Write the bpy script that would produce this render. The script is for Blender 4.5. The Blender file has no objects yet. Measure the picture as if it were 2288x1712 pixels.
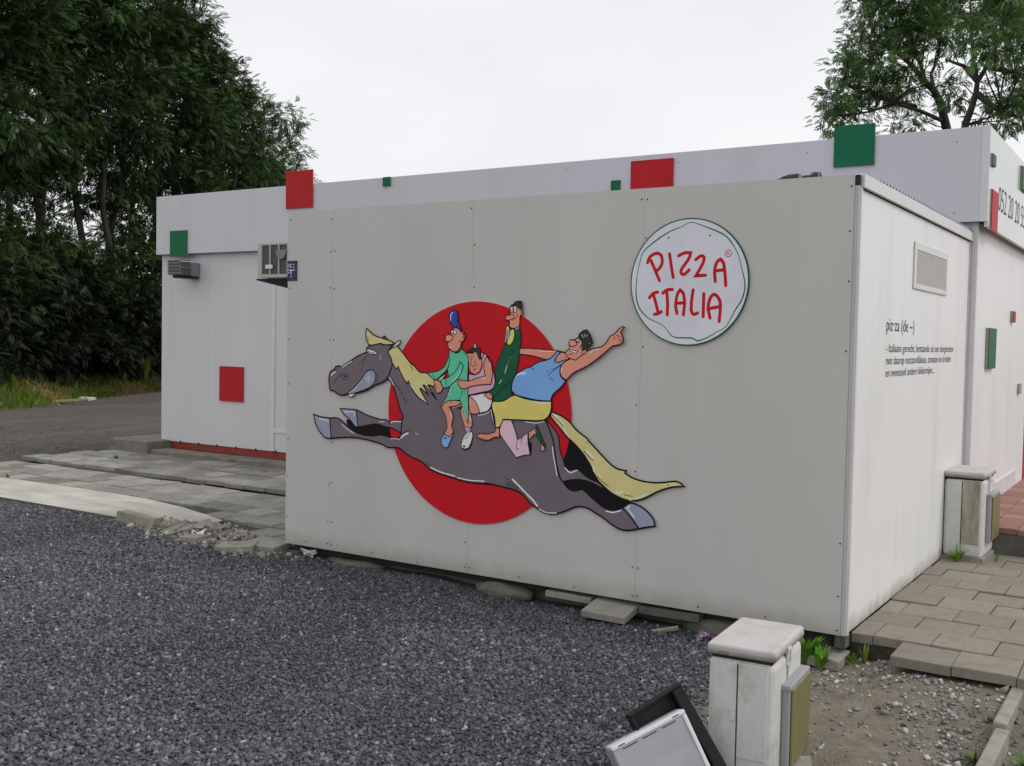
import bpy, bmesh, math, random
import numpy as np
from mathutils import Vector, Matrix
from mathutils.geometry import tessellate_polygon

random.seed(7)
RNG = np.random.default_rng(11)
scene = bpy.context.scene
COL = scene.collection

# ------------------------------------------------------------------ camera
# x runs along the painted wall (0 = its right corner), y into the scene, z up (0 = paving)
cam_data = bpy.data.cameras.new('camera')
cam_data.sensor_width = 36.0
cam_data.lens = 37.076
cam_data.clip_start = 0.05
cam_data.clip_end = 2000.0
cam = bpy.data.objects.new('camera', cam_data)
COL.objects.link(cam)
CR = Vector((0.83937302, 0.54320707, 0.01946848))
CU = Vector((-0.03923067, 0.02481867, 0.99892191))
CF = Vector((-0.54213826, 0.83923186, -0.0421425))
m3 = Matrix((CR, CU, -CF)).transposed()
cam.matrix_world = Matrix.Translation((1.5399, -5.7674, 1.5853)) @ m3.to_4x4()
scene.camera = cam

# ------------------------------------------------------------------ sky, sun, exposure
SUN_EL, SUN_AZ = math.radians(50), math.radians(72)     # azimuth clockwise from +y: high, behind on the right
world = bpy.data.worlds.new('World')
scene.world = world
world.use_nodes = True
nt = world.node_tree
nt.nodes.clear()
def wn(t, **k):
    n = nt.nodes.new(t)
    for a, v in k.items():
        setattr(n, a, v)
    return n
w_out = wn('ShaderNodeOutputWorld'); w_bg = wn('ShaderNodeBackground')
w_sky = wn('ShaderNodeTexSky', sky_type='NISHITA', sun_disc=False, sun_elevation=SUN_EL, sun_rotation=SUN_AZ, air_density=1.0, dust_density=3.0, ozone_density=1.0)
w_tc = wn('ShaderNodeTexCoord'); w_map = wn('ShaderNodeMapping'); w_map.inputs['Scale'].default_value = (1.0, 1.0, 2.6)
w_noise = wn('ShaderNodeTexNoise'); w_noise.inputs['Scale'].default_value = 2.1; w_noise.inputs['Detail'].default_value = 5.0
w_ramp = wn('ShaderNodeValToRGB')
w_ramp.color_ramp.elements[0].position = 0.30; w_ramp.color_ramp.elements[0].color = (9.0, 9.1, 9.45, 1)
w_ramp.color_ramp.elements[1].position = 0.72; w_ramp.color_ramp.elements[1].color = (10.5, 10.45, 10.5, 1)
w_mix = wn('ShaderNodeMix', data_type='RGBA'); w_mix.inputs['Factor'].default_value = 0.90
L = nt.links.new
L(w_tc.outputs['Generated'], w_map.inputs['Vector']); L(w_map.outputs['Vector'], w_noise.inputs['Vector'])
L(w_noise.outputs['Fac'], w_ramp.inputs['Fac'])
L(w_sky.outputs['Color'], w_mix.inputs['A']); L(w_ramp.outputs['Color'], w_mix.inputs['B'])
L(w_mix.outputs['Result'], w_bg.inputs['Color']); w_bg.inputs['Strength'].default_value = 0.10
L(w_bg.outputs['Background'], w_out.inputs['Surface'])
sun_data = bpy.data.lights.new('sun', 'SUN'); sun_data.energy = 1.2; sun_data.angle = math.radians(20); sun_data.color = (1.0, 0.965, 0.92)
sun = bpy.data.objects.new('sun', sun_data); COL.objects.link(sun)
sun_dir = Vector((math.sin(SUN_AZ) * math.cos(SUN_EL), math.cos(SUN_AZ) * math.cos(SUN_EL), math.sin(SUN_EL)))
sun.rotation_euler = sun_dir.to_track_quat('Z', 'Y').to_euler()
sun.location = (8, 6, 14)
scene.view_settings.view_transform = 'Standard'
scene.view_settings.look = 'None'
scene.view_settings.exposure = 0.0
scene.view_settings.gamma = 1.0
scene.view_settings.use_curve_mapping = False

# ------------------------------------------------------------------ helpers
def lin(c):
    c /= 255.0
    return c / 12.92 if c <= 0.04045 else ((c + 0.055) / 1.055) ** 2.4
def rgb(r, g, b, k=1.0):
    return tuple(min(0.85, lin(v) / k) for v in (r, g, b)) + (1.0,)

MATS = {}
def mat(name, color, rough=0.6, var=0.0, vscale=6.0, bump=0.0, bscale=40.0, spec=0.4, dirt=None, dscale=2.0, damt=0.0, dlo=0.5, dhi=0.75, rnd=0.0, metal=0.0, attr=None, stretch=(1, 1, 1), splash=None, sz=0.10):
    """Principled material; var = tone noise, dirt = stain colour in patches, rnd = tone per object, attr = colour attribute"""
    m = bpy.data.materials.new(name); m.use_nodes = True
    t = m.node_tree; n = t.nodes; p = n['Principled BSDF']; k = t.links.new
    p.inputs['Roughness'].default_value = rough; p.inputs['Metallic'].default_value = metal
    p.inputs['Specular IOR Level'].default_value = spec
    src = None
    def color_socket():
        nonlocal src
        if src is None:
            r = n.new('ShaderNodeRGB'); r.outputs[0].default_value = color; src = r.outputs[0]
        return src
    if attr:
        a = n.new('ShaderNodeAttribute'); a.attribute_name = attr; src = a.outputs['Color']
    tc = n.new('ShaderNodeTexCoord'); mp = n.new('ShaderNodeMapping'); mp.inputs['Scale'].default_value = stretch
    geo = n.new('ShaderNodeNewGeometry'); k(geo.outputs['Position'], mp.inputs['Vector'])
    co = mp.outputs['Vector']
    if var:
        z = n.new('ShaderNodeTexNoise'); z.inputs['Scale'].default_value = vscale; z.inputs['Detail'].default_value = 6; z.inputs['Roughness'].default_value = 0.65
        k(co, z.inputs['Vector'])
        mr = n.new('ShaderNodeMapRange'); mr.inputs['From Min'].default_value = 0.3; mr.inputs['From Max'].default_value = 0.7
        mr.inputs['To Min'].default_value = 1 - var; mr.inputs['To Max'].default_value = 1 + var
        k(z.outputs['Fac'], mr.inputs['Value'])
        mx = n.new('ShaderNodeMix'); mx.data_type = 'RGBA'; mx.blend_type = 'MULTIPLY'; mx.inputs['Factor'].default_value = 1
        k(color_socket(), mx.inputs['A']); k(mr.outputs['Result'], mx.inputs['B']); src = mx.outputs['Result']
    if rnd:
        oi = n.new('ShaderNodeObjectInfo'); mr = n.new('ShaderNodeMapRange')
        mr.inputs['To Min'].default_value = 1 - rnd; mr.inputs['To Max'].default_value = 1 + rnd
        k(oi.outputs['Random'], mr.inputs['Value'])
        mx = n.new('ShaderNodeMix'); mx.data_type = 'RGBA'; mx.blend_type = 'MULTIPLY'; mx.inputs['Factor'].default_value = 1
        k(color_socket(), mx.inputs['A']); k(mr.outputs['Result'], mx.inputs['B']); src = mx.outputs['Result']
    if dirt:
        z = n.new('ShaderNodeTexNoise'); z.inputs['Scale'].default_value = dscale; z.inputs['Detail'].default_value = 7; z.inputs['Roughness'].default_value = 0.7
        k(co, z.inputs['Vector'])
        mr = n.new('ShaderNodeMapRange'); mr.inputs['From Min'].default_value = dlo; mr.inputs['From Max'].default_value = dhi
        mr.inputs['To Min'].default_value = 0; mr.inputs['To Max'].default_value = damt
        k(z.outputs['Fac'], mr.inputs['Value'])
        mx = n.new('ShaderNodeMix'); mx.data_type = 'RGBA'
        k(mr.outputs['Result'], mx.inputs['Factor']); k(color_socket(), mx.inputs['A']); mx.inputs['B'].default_value = dirt; src = mx.outputs['Result']
    if splash:                                       # mud splashed up from the ground, ragged upper edge
        sx = n.new('ShaderNodeSeparateXYZ'); k(geo.outputs['Position'], sx.inputs['Vector'])
        z = n.new('ShaderNodeTexNoise'); z.inputs['Scale'].default_value = 9; z.inputs['Detail'].default_value = 6; k(geo.outputs['Position'], z.inputs['Vector'])
        ma = n.new('ShaderNodeMath'); ma.operation = 'MULTIPLY_ADD'; ma.inputs[1].default_value = -0.12; k(z.outputs['Fac'], ma.inputs[0]); k(sx.outputs['Z'], ma.inputs[2])
        mr = n.new('ShaderNodeMapRange'); mr.inputs['From Min'].default_value = -0.06; mr.inputs['From Max'].default_value = sz - 0.06; mr.inputs['To Min'].default_value = 0.6; mr.inputs['To Max'].default_value = 0.0
        k(ma.outputs['Value'], mr.inputs['Value'])
        mx = n.new('ShaderNodeMix'); mx.data_type = 'RGBA'; k(mr.outputs['Result'], mx.inputs['Factor']); k(color_socket(), mx.inputs['A']); mx.inputs['B'].default_value = splash; src = mx.outputs['Result']
    k(color_socket(), p.inputs['Base Color'])
    if bump:
        z = n.new('ShaderNodeTexNoise'); z.inputs['Scale'].default_value = bscale; z.inputs['Detail'].default_value = 5
        k(geo.outputs['Position'], z.inputs['Vector'])
        b = n.new('ShaderNodeBump'); b.inputs['Strength'].default_value = 1.0; b.inputs['Distance'].default_value = bump
        k(z.outputs['Fac'], b.inputs['Height']); k(b.outputs['Normal'], p.inputs['Normal'])
    MATS[name] = m
    return m

def finish(name, me, mats, parent=None, smooth=False):
    for mm in (mats if isinstance(mats, (list, tuple)) else [mats]):
        me.materials.append(MATS[mm] if isinstance(mm, str) else mm)
    if smooth:
        me.polygons.foreach_set('use_smooth', [True] * len(me.polygons))
    o = bpy.data.objects.new(name, me); COL.objects.link(o)
    if parent:
        o.parent = parent
    return o
def poly(name, verts, faces, mats, parent=None, smooth=False, fm=None):
    me = bpy.data.meshes.new(name); me.from_pydata([tuple(v) for v in verts], [], faces)
    if fm is not None:
        me.polygons.foreach_set('material_index', fm)
    me.update()
    return finish(name, me, mats, parent, smooth)
def tag(o, label, cat=None, group=None, kind=None):
    if label: o['label'] = label
    if cat: o['category'] = cat
    if group: o['group'] = group
    if kind: o['kind'] = kind
    return o
def empty(name, loc=(0, 0, 0)):
    o = bpy.data.objects.new(name, None); o.location = loc; o.empty_display_size = 0.1; COL.objects.link(o)
    return o
def part_at(o, parent):
    """parent a mesh built in world coordinates to an empty that is not at the origin"""
    o.parent = parent
    o.matrix_parent_inverse = Matrix.Translation(-parent.location)
    return o
def box_mesh(name, x0, x1, y0, y1, z0, z1, bevel=0.0, seg=1):
    bm = bmesh.new(); bmesh.ops.create_cube(bm, size=1)
    for v in bm.verts:
        v.co = Vector(((x0 + x1) / 2 + v.co.x * (x1 - x0), (y0 + y1) / 2 + v.co.y * (y1 - y0), (z0 + z1) / 2 + v.co.z * (z1 - z0)))
    if bevel:
        bmesh.ops.bevel(bm, geom=list(bm.edges), offset=bevel, segments=seg, affect='EDGES', profile=0.5)
    me = bpy.data.meshes.new(name); bm.to_mesh(me); bm.free()
    return me
def box(name, x0, x1, y0, y1, z0, z1, mats, parent=None, bevel=0.0, seg=1):
    return finish(name, box_mesh(name, x0, x1, y0, y1, z0, z1, bevel, seg), mats, parent, False)
def prism(name, outline, z0, z1, mats, parent=None, zf=None):
    """outline (x,y) ccw extruded from z0 to z1"""
    n = len(outline)
    V = [(x, y, z0) for x, y in outline] + [(x, y, (zf(x, y) if zf else z1)) for x, y in outline]
    F = [tuple(reversed(range(n))), tuple(range(n, 2 * n))] + [(i, (i + 1) % n, n + (i + 1) % n, n + i) for i in range(n)]
    return poly(name, V, F, mats, parent, False, [1, 0] + [1] * n if isinstance(mats, list) else None)
def tube_geo(pts, rads, n=6):
    V, F = [], []
    pts = [Vector(p) for p in pts]
    for i, p in enumerate(pts):
        d = (pts[min(i + 1, len(pts) - 1)] - pts[max(i - 1, 0)]).normalized()
        a = d.orthogonal().normalized() if i == 0 else (a - d * a.dot(d)).normalized()
        b = d.cross(a)
        for j in range(n):
            t = 2 * math.pi * j / n
            V.append(p + (a * math.cos(t) + b * math.sin(t)) * rads[i])
        if i:
            for j in range(n):
                F.append(((i - 1) * n + j, (i - 1) * n + (j + 1) % n, i * n + (j + 1) % n, i * n + j))
    F.append(tuple(range((len(pts) - 1) * n, len(pts) * n)))
    return V, F
def join_geo(geos):
    V, F = [], []
    for v, f in geos:
        o = len(V); V += v; F += [tuple(i + o for i in q) for q in f]
    return V, F
def text_mesh(name, s, width, height, mats, parent, place, bold=0.0, cap='H'):
    """built-in font text scaled to width x height, each vertex put in the world by place(u, v)"""
    cu = bpy.data.curves.new(name, 'FONT'); cu.body = s; cu.offset = bold; cu.resolution_u = 3
    o = bpy.data.objects.new('t', cu); COL.objects.link(o)
    bpy.context.view_layer.update()
    me = bpy.data.meshes.new_from_object(o.evaluated_get(bpy.context.evaluated_depsgraph_get()))
    bpy.data.objects.remove(o)
    co = np.array([v.co for v in me.vertices]); x0, x1 = co[:, 0].min(), co[:, 0].max()
    sx = width / (x1 - x0); sy = height / 0.70
    for v in me.vertices:
        v.co = place((v.co.x - x0) * sx, v.co.y * sy)
    me.update()
    # one mesh per word: group the glyphs by the gaps between them
    par = list(range(len(me.vertices)))
    def root(i):
        while par[i] != i: par[i] = par[par[i]]; i = par[i]
        return i
    for f in me.polygons:
        r = root(f.vertices[0])
        for v in f.vertices: par[root(v)] = r
    isl = {}
    for i in range(len(par)): isl.setdefault(root(i), []).append(i)
    order = sorted(isl.values(), key=lambda q: co[q, 0].min()); words = []; end = None
    for q in order:
        if end is None or co[q, 0].min() - end > 0.17: words.append([])
        words[-1] += q; end = max(end if end is not None and words[-1] != q else -1e9, co[q, 0].max())
    out = []
    for wv in words:
        idx = {v: i for i, v in enumerate(wv)}
        V = [tuple(me.vertices[v].co) for v in wv]; F = [tuple(idx[v] for v in f.vertices) for f in me.polygons if f.vertices[0] in idx]
        o = poly(name, V, F, mats, parent); out.append(o)
    bpy.data.meshes.remove(me)
    return out if len(out) > 1 else out[0]

def P2(s):
    return [tuple(float(q) / 1000 for q in t.split(',')) for t in s.split()]
def smooth_path(pts, closed, step=0.02, corner=58):
    """Catmull-Rom through the points, keeping sharp corners"""
    n = len(pts); P = [Vector(p) for p in pts]; out = []
    if n < 3:
        return [tuple(p) for p in P]
    sharp = [False] * n
    for i in range(n):
        if not closed and i in (0, n - 1):
            sharp[i] = True; continue
        a = P[i] - P[i - 1]; b = P[(i + 1) % n] - P[i]
        if a.length > 1e-6 and b.length > 1e-6 and math.degrees(a.angle(b)) > corner:
            sharp[i] = True
    for i in range(n if closed else n - 1):
        p1, p2 = P[i], P[(i + 1) % n]
        p0 = p1 * 2 - p2 if sharp[i] else P[i - 1]
        p3 = p2 * 2 - p1 if sharp[(i + 1) % n] else P[(i + 2) % n]
        k = max(1, min(8, int((p2 - p1).length / step)))
        for j in range(k):
            t = j / k
            out.append(tuple(0.5 * ((2 * p1) + (p2 - p0) * t + (2 * p0 - 5 * p1 + 4 * p2 - p3) * t * t + (3 * p1 - p0 - 3 * p2 + p3) * t ** 3)))
    if not closed:
        out.append(tuple(P[-1]))
    return out
def ribbon2d(pts, w, closed):
    """quad strip of width w along a 2-D path (mitred), half-round ends left square"""
    n = len(pts); P = [Vector(p) for p in pts]; Lf, Rt = [], []
    for i in range(n):
        a = P[i] - P[i - 1] if (closed or i) else P[1] - P[0]
        b = P[(i + 1) % n] - P[i] if (closed or i < n - 1) else a
        a = a.normalized() if a.length > 1e-9 else Vector((1, 0)); b = b.normalized() if b.length > 1e-9 else a
        t = (a + b); t = t.normalized() if t.length > 1e-3 else a
        nn = Vector((-t.y, t.x)); c = max(0.45, nn.dot(Vector((-a.y, a.x))))
        Lf.append(P[i] + nn * (w / 2 / c)); Rt.append(P[i] - nn * (w / 2 / c))
    V = Lf + Rt
    F = [(i, (i + 1) % n, n + (i + 1) % n, n + i) for i in range(n if closed else n - 1)]
    return V, F
def add_flat(V, F, M, v2, f2, y, mi):
    """2-D (x,z) faces put on the plane y, facing -y"""
    o = len(V); V += [(q[0], y, q[1]) for q in v2]
    for f in f2:
        a = [Vector(v2[i]) for i in f]
        area = sum(a[i].x * a[(i + 1) % len(a)].y - a[(i + 1) % len(a)].x * a[i].y for i in range(len(a)))
        F.append(tuple(o + i for i in (f if area > 0 else reversed(f)))); M.append(mi)

# ------------------------------------------------------------------ materials
K = 0.55
GRIME = (0.10, 0.095, 0.08, 1)
mat('white_panel', (0.63, 0.63, 0.64, 1), 0.45, var=0.03, vscale=1.4, dirt=(0.40, 0.39, 0.37, 1), dscale=1.6, damt=0.18, dlo=0.5, dhi=0.8, stretch=(1, 1, 0.25))
mat('side_panel', (0.79, 0.79, 0.79, 1), 0.42, var=0.025, vscale=1.2, dirt=(0.45, 0.43, 0.38, 1), dscale=2.2, damt=0.35, dlo=0.52, dhi=0.8, stretch=(1, 1, 0.2), splash=(0.20, 0.13, 0.08, 1))
mat('grey_panel', (0.585, 0.57, 0.54, 1), 0.42, var=0.035, vscale=1.3, rnd=0.015, bump=0.004, bscale=1.7, spec=0.35, dirt=(0.40, 0.38, 0.33, 1), dscale=2.2, damt=0.10, dlo=0.5, dhi=0.82, stretch=(1.2, 1, 0.3), splash=(0.30, 0.28, 0.23, 1), sz=0.12)
mat('fascia', (0.60, 0.60, 0.63, 1), 0.4, var=0.03, vscale=1.0, dirt=(0.42, 0.41, 0.42, 1), dscale=1.8, damt=0.3, dlo=0.5, dhi=0.8, stretch=(1, 1, 0.3))
mat('gloss_fascia', (0.575, 0.60, 0.58, 1), 0.16, var=0.04, vscale=1.5, spec=0.5, dirt=(0.40, 0.37, 0.31, 1), dscale=1.5, damt=0.35)
mat('trim_metal', (0.50, 0.48, 0.50, 1), 0.4, var=0.06, vscale=6)
mat('pale_trim', (0.66, 0.66, 0.66, 1), 0.4, var=0.05, vscale=5)
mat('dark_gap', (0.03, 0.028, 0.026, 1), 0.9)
mat('roof_felt', (0.13, 0.13, 0.14, 1), 0.9, var=0.2, vscale=8)
mat('roof_sheet', (0.30, 0.29, 0.40, 1), 0.35, var=0.1, vscale=9)
mat('paint_red', (0.47, 0.012, 0.018, 1), 0.5, spec=0.2, var=0.12, vscale=3)
mat('paint_green', (0.004, 0.135, 0.06, 1), 0.5, spec=0.2, var=0.12, vscale=3)
mat('plaque_edge', (0.30, 0.26, 0.20, 1), 0.6)
mat('plinth_red', (0.30, 0.04, 0.03, 1), 0.6, var=0.2, vscale=9, dirt=(0.06, 0.05, 0.04, 1), dscale=5, damt=0.6)
mat('lettering_black', (0.022, 0.022, 0.025, 1), 0.5)
mat('screw_dark', (0.02, 0.02, 0.02, 1), 0.5)
mat('concrete', (0.29, 0.275, 0.24, 1), 0.9, var=0.16, vscale=14, bump=0.003, bscale=60, dirt=(0.10, 0.098, 0.075, 1), dscale=3, damt=0.7)
mat('dark_concrete', (0.13, 0.125, 0.105, 1), 0.95, var=0.25, vscale=10, bump=0.006, bscale=40, dirt=(0.045, 0.05, 0.03, 1), dscale=4, damt=0.8)
mat('pale_concrete', (0.46, 0.45, 0.405, 1), 0.85, var=0.22, vscale=3.5, bump=0.003, bscale=50, dirt=(0.34, 0.22, 0.09, 1), dscale=1.1, damt=0.5, dlo=0.50, dhi=0.74, stretch=(0.7, 1.6, 1))
mat('terrace_slab', (0.245, 0.235, 0.21, 1), 0.85, var=0.18, vscale=16, bump=0.002, bscale=90, dirt=(0.13, 0.12, 0.10, 1), dscale=3.5, damt=0.6, rnd=0.34)
mat('pavement_slab', (0.235, 0.21, 0.17, 1), 0.85, var=0.14, vscale=22, bump=0.002, bscale=110, dirt=(0.14, 0.125, 0.095, 1), dscale=4.5, damt=0.65, rnd=0.13)
mat('rubble', (0.31, 0.285, 0.235, 1), 0.9, rnd=0.3, var=0.3, vscale=18, bump=0.004, bscale=60, dirt=(0.13, 0.11, 0.07, 1), dscale=5, damt=0.7)
mat('ledge', (0.19, 0.18, 0.145, 1), 0.95, var=0.2, vscale=8, bump=0.004, bscale=50, dirt=(0.06, 0.065, 0.035, 1), dscale=3, damt=0.8)
mat('joint_dirt', (0.05, 0.05, 0.032, 1), 0.95, var=0.4, vscale=30, dirt=(0.07, 0.085, 0.03, 1), dscale=5, damt=0.8)
mat('red_paver', (0.30, 0.155, 0.125, 1), 0.85, var=0.18, vscale=25, bump=0.002, bscale=110, rnd=0.2, dirt=(0.20, 0.14, 0.11, 1), dscale=6, damt=0.6)
mat('tarmac', (0.088, 0.081, 0.070, 1), 0.95, var=0.42, vscale=14, bump=0.02, bscale=30, spec=0.2, dirt=(0.125, 0.112, 0.095, 1), dscale=0.9, damt=0.75, dlo=0.42, dhi=0.68, stretch=(1.0, 0.35, 1))
mat('chip', (1, 1, 1, 1), 0.55, attr='tone', spec=0.5)
mat('earth_far', (0.10, 0.09, 0.065, 1), 0.95, var=0.3, vscale=3)
mat('leaf', (1, 1, 1, 1), 0.45, attr='tone', spec=0.35)
mat('bark', (0.045, 0.04, 0.032, 1), 0.9, var=0.3, vscale=12, bump=0.01, bscale=30)
mat('cabinet', (0.60, 0.595, 0.575, 1), 0.6, var=0.08, vscale=30, bump=0.0012, bscale=260, dirt=(0.17, 0.16, 0.11, 1), dscale=7, damt=0.6, dlo=0.54, dhi=0.78, stretch=(1, 1, 0.6))
mat('cabinet_lid', (0.50, 0.48, 0.47, 1), 0.7, var=0.10, vscale=18, bump=0.001, bscale=150, dirt=(0.22, 0.20, 0.16, 1), dscale=9, damt=0.6, dlo=0.5, dhi=0.75)
mat('cabinet_algae', (0.42, 0.41, 0.34, 1), 0.7, var=0.12, vscale=10, dirt=(0.09, 0.10, 0.03, 1), dscale=4, damt=0.9, dlo=0.42, dhi=0.66, stretch=(1, 1, 0.3))
mat('meter_grey', (0.33, 0.33, 0.34, 1), 0.5, var=0.06, vscale=12)
mat('meter_olive', (0.185, 0.165, 0.07, 1), 0.45, var=0.12, vscale=10)
mat('black_plastic', (0.010, 0.010, 0.011, 1), 0.5, spec=0.25, var=0.2, vscale=15, bump=0.001, bscale=60)
mat('grey_plastic', (0.33, 0.33, 0.35, 1), 0.5, var=0.06, vscale=8, dirt=(0.18, 0.18, 0.18, 1), dscale=6, damt=0.4)
mat('pale_plastic', (0.62, 0.64, 0.68, 1), 0.45, var=0.05, vscale=9)
mat('ac_case', (0.50, 0.48, 0.42, 1), 0.5, var=0.05, vscale=10)
mat('ac_grille', (0.09, 0.08, 0.075, 1), 0.6)
mat('flue_grey', (0.17, 0.165, 0.155, 1), 0.6, var=0.15, vscale=20)
mat('flue_box', (0.20, 0.23, 0.25, 1), 0.5, var=0.08, vscale=12)
mat('sign_blue', (0.012, 0.018, 0.10, 1), 0.4)
mat('sign_white', (0.75, 0.75, 0.78, 1), 0.4)
mat('vent_mesh', (0.50, 0.49, 0.46, 1), 0.6, var=0.08, vscale=40, bump=0.002, bscale=400)
mat('glass_dark', (0.02, 0.025, 0.025, 1), 0.08, spec=0.6)
mat('tarp', (0.01, 0.01, 0.011, 1), 0.35)
mat('wood', (0.30, 0.24, 0.16, 1), 0.8, var=0.25, vscale=20)
mat('foil', (0.25, 0.10, 0.22, 1), 0.25, var=0.9, vscale=60, metal=0.6, dirt=(0.55, 0.6, 0.75, 1), dscale=50, damt=1.0, dlo=0.5, dhi=0.55)
mat('paper', (0.75, 0.75, 0.74, 1), 0.7)
mat('scrap_grey', (0.42, 0.42, 0.43, 1), 0.6)
mat('card', (0.50, 0.47, 0.28, 1), 0.8, var=0.1, vscale=30)
mat('red_scrap', (0.35, 0.02, 0.03, 1), 0.5)
mat('moss', (0.14, 0.16, 0.03, 1), 0.95, var=0.4, vscale=40, bump=0.01, bscale=80)

# ------------------------------------------------------------------ ground
def vnoise(x, y, s, seed=0):
    """cheap smooth value noise for arrays"""
    x = np.asarray(x, float) * s + 17.3 * seed; y = np.asarray(y, float) * s - 9.1 * seed
    xi, yi = np.floor(x), np.floor(y); fx, fy = x - xi, y - yi
    def h(a, b):
        q = np.sin(a * 127.1 + b * 311.7 + seed * 74.7) * 43758.5453
        return q - np.floor(q)
    u, v = fx * fx * (3 - 2 * fx), fy * fy * (3 - 2 * fy)
    return (h(xi, yi) * (1 - u) + h(xi + 1, yi) * u) * (1 - v) + (h(xi, yi + 1) * (1 - u) + h(xi + 1, yi + 1) * u) * v
def gz(x, y):
    """height of the yard"""
    x = np.asarray(x, float); y = np.asarray(y, float)
    z = -0.065 - 0.085 * np.clip((x + 5.0) / 5.0, 0, 1) - 0.018 * np.clip(-y - 0.3, 0, 3)
    z = z + 0.035 * np.clip((-4.6 - x) / 0.8, 0, 1)                                    # chippings heaped against the strip
    z = z - 0.12 * np.clip((-11.2 - x) / 1.3, 0, 1) - 0.12 * np.clip((y - 1.2) / 1.0, 0, 1) * (x < -10)
    z = z + 0.075 * np.clip((x - 0.10) / 0.25, 0, 1) * np.clip((y + 0.75) / 0.45, 0, 1) * (1 - 0.5 * np.clip((x - 0.9) / 0.3, 0, 1))
    return z + (vnoise(x, y, 1.1, 1) - 0.5) * 0.035 + (vnoise(x, y, 3.7, 2) - 0.5) * 0.02
g = tag(poly('ground', [(-600, -300, -0.36), (600, -300, -0.36), (600, 900, -0.36), (-600, 900, -0.36)], [(0, 1, 2, 3)], 'earth_far'), 'bare earth reaching away behind the buildings and trees', kind='structure')

def soil_mask_x(y):
    """x of the wavy line between the slate chippings and the bare soil"""
    y = np.asarray(y, float)
    return -0.42 + 0.05 * np.sin(y * 3.1) + (vnoise(y, y * 0, 2.3, 5) - 0.5) * 0.25 + 0.10 * np.clip(-y - 1.5, 0, 3)
def yard_material():
    m = mat('yard', (0.06, 0.06, 0.066, 1), 0.9, var=0.45, vscale=55, bump=0.012, bscale=55)
    t = m.node_tree; n = t.nodes; k = t.links.new; p = n['Principled BSDF']
    old = p.inputs['Base Color'].links[0].from_socket
    geo = n.new('ShaderNodeNewGeometry')
    a = n.new('ShaderNodeAttribute'); a.attribute_name = 'soil'
    z = n.new('ShaderNodeTexNoise'); z.inputs['Scale'].default_value = 9; z.inputs['Detail'].default_value = 8; z.inputs['Roughness'].default_value = 0.75
    k(geo.outputs['Position'], z.inputs['Vector'])
    r = n.new('ShaderNodeValToRGB'); r.color_ramp.elements[0].position = 0.32; r.color_ramp.elements[0].color = (0.115, 0.10, 0.075, 1)
    r.color_ramp.elements[1].position = 0.70; r.color_ramp.elements[1].color = (0.235, 0.205, 0.16, 1)
    k(z.outputs['Fac'], r.inputs['Fac'])
    mx = n.new('ShaderNodeMix'); mx.data_type = 'RGBA'
    k(a.outputs['Fac'], mx.inputs['Factor']); k(old, mx.inputs['A']); k(r.outputs['Color'], mx.inputs['B']); k(mx.outputs['Result'], p.inputs['Base Color'])
yard_material()
def grid(name, xs, ys, zf, mats, soil=None):
    X, Y = np.meshgrid(xs, ys); Z = zf(X, Y); nx, ny = len(xs), len(ys)
    V = np.stack([X, Y, Z], -1).reshape(-1, 3)
    I = np.arange(nx * ny).reshape(ny, nx)
    F = np.stack([I[:-1, :-1], I[:-1, 1:], I[1:, 1:], I[1:, :-1]], -1).reshape(-1, 4)
    me = bpy.data.meshes.new(name); me.from_pydata(V.tolist(), [], F.tolist())
    if soil is not None:
        at = me.attributes.new('soil', 'FLOAT', 'POINT'); at.data.foreach_set('value', soil(X, Y).ravel().astype(np.float32))
    return finish(name, me, mats, None, True)
def soil_amount(x, y):
    right = np.clip((x - soil_mask_x(y)) / 0.22 + 0.5, 0, 1)
    d = np.sqrt(((x + 4.75) / 0.75) ** 2 + ((y + 0.02) / 0.26) ** 2)
    return np.maximum(right, np.clip(1.5 - d, 0, 1) * 0.9)
tag(grid('yard', np.arange(-16, 7.01, 0.08), np.arange(-8, 3.3, 0.08), gz, 'yard', soil_amount), 'yard of slate chippings giving way to bare soil by the corner', kind='structure')
# tarmac lane to the left and behind
def lane_z(x, y):
    return -0.105 + (vnoise(x, y, 0.35, 3) - 0.5) * 0.05 - 0.12 * np.clip((x + 12.2 + 0.3 * np.sin(y)) / 1.5, 0, 1)
tag(grid('road', np.arange(-60, -8.9, 0.6), np.arange(-30, 60, 0.6), lane_z, 'tarmac'), 'worn grey tarmac lane passing left of the building', kind='structure')

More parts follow.
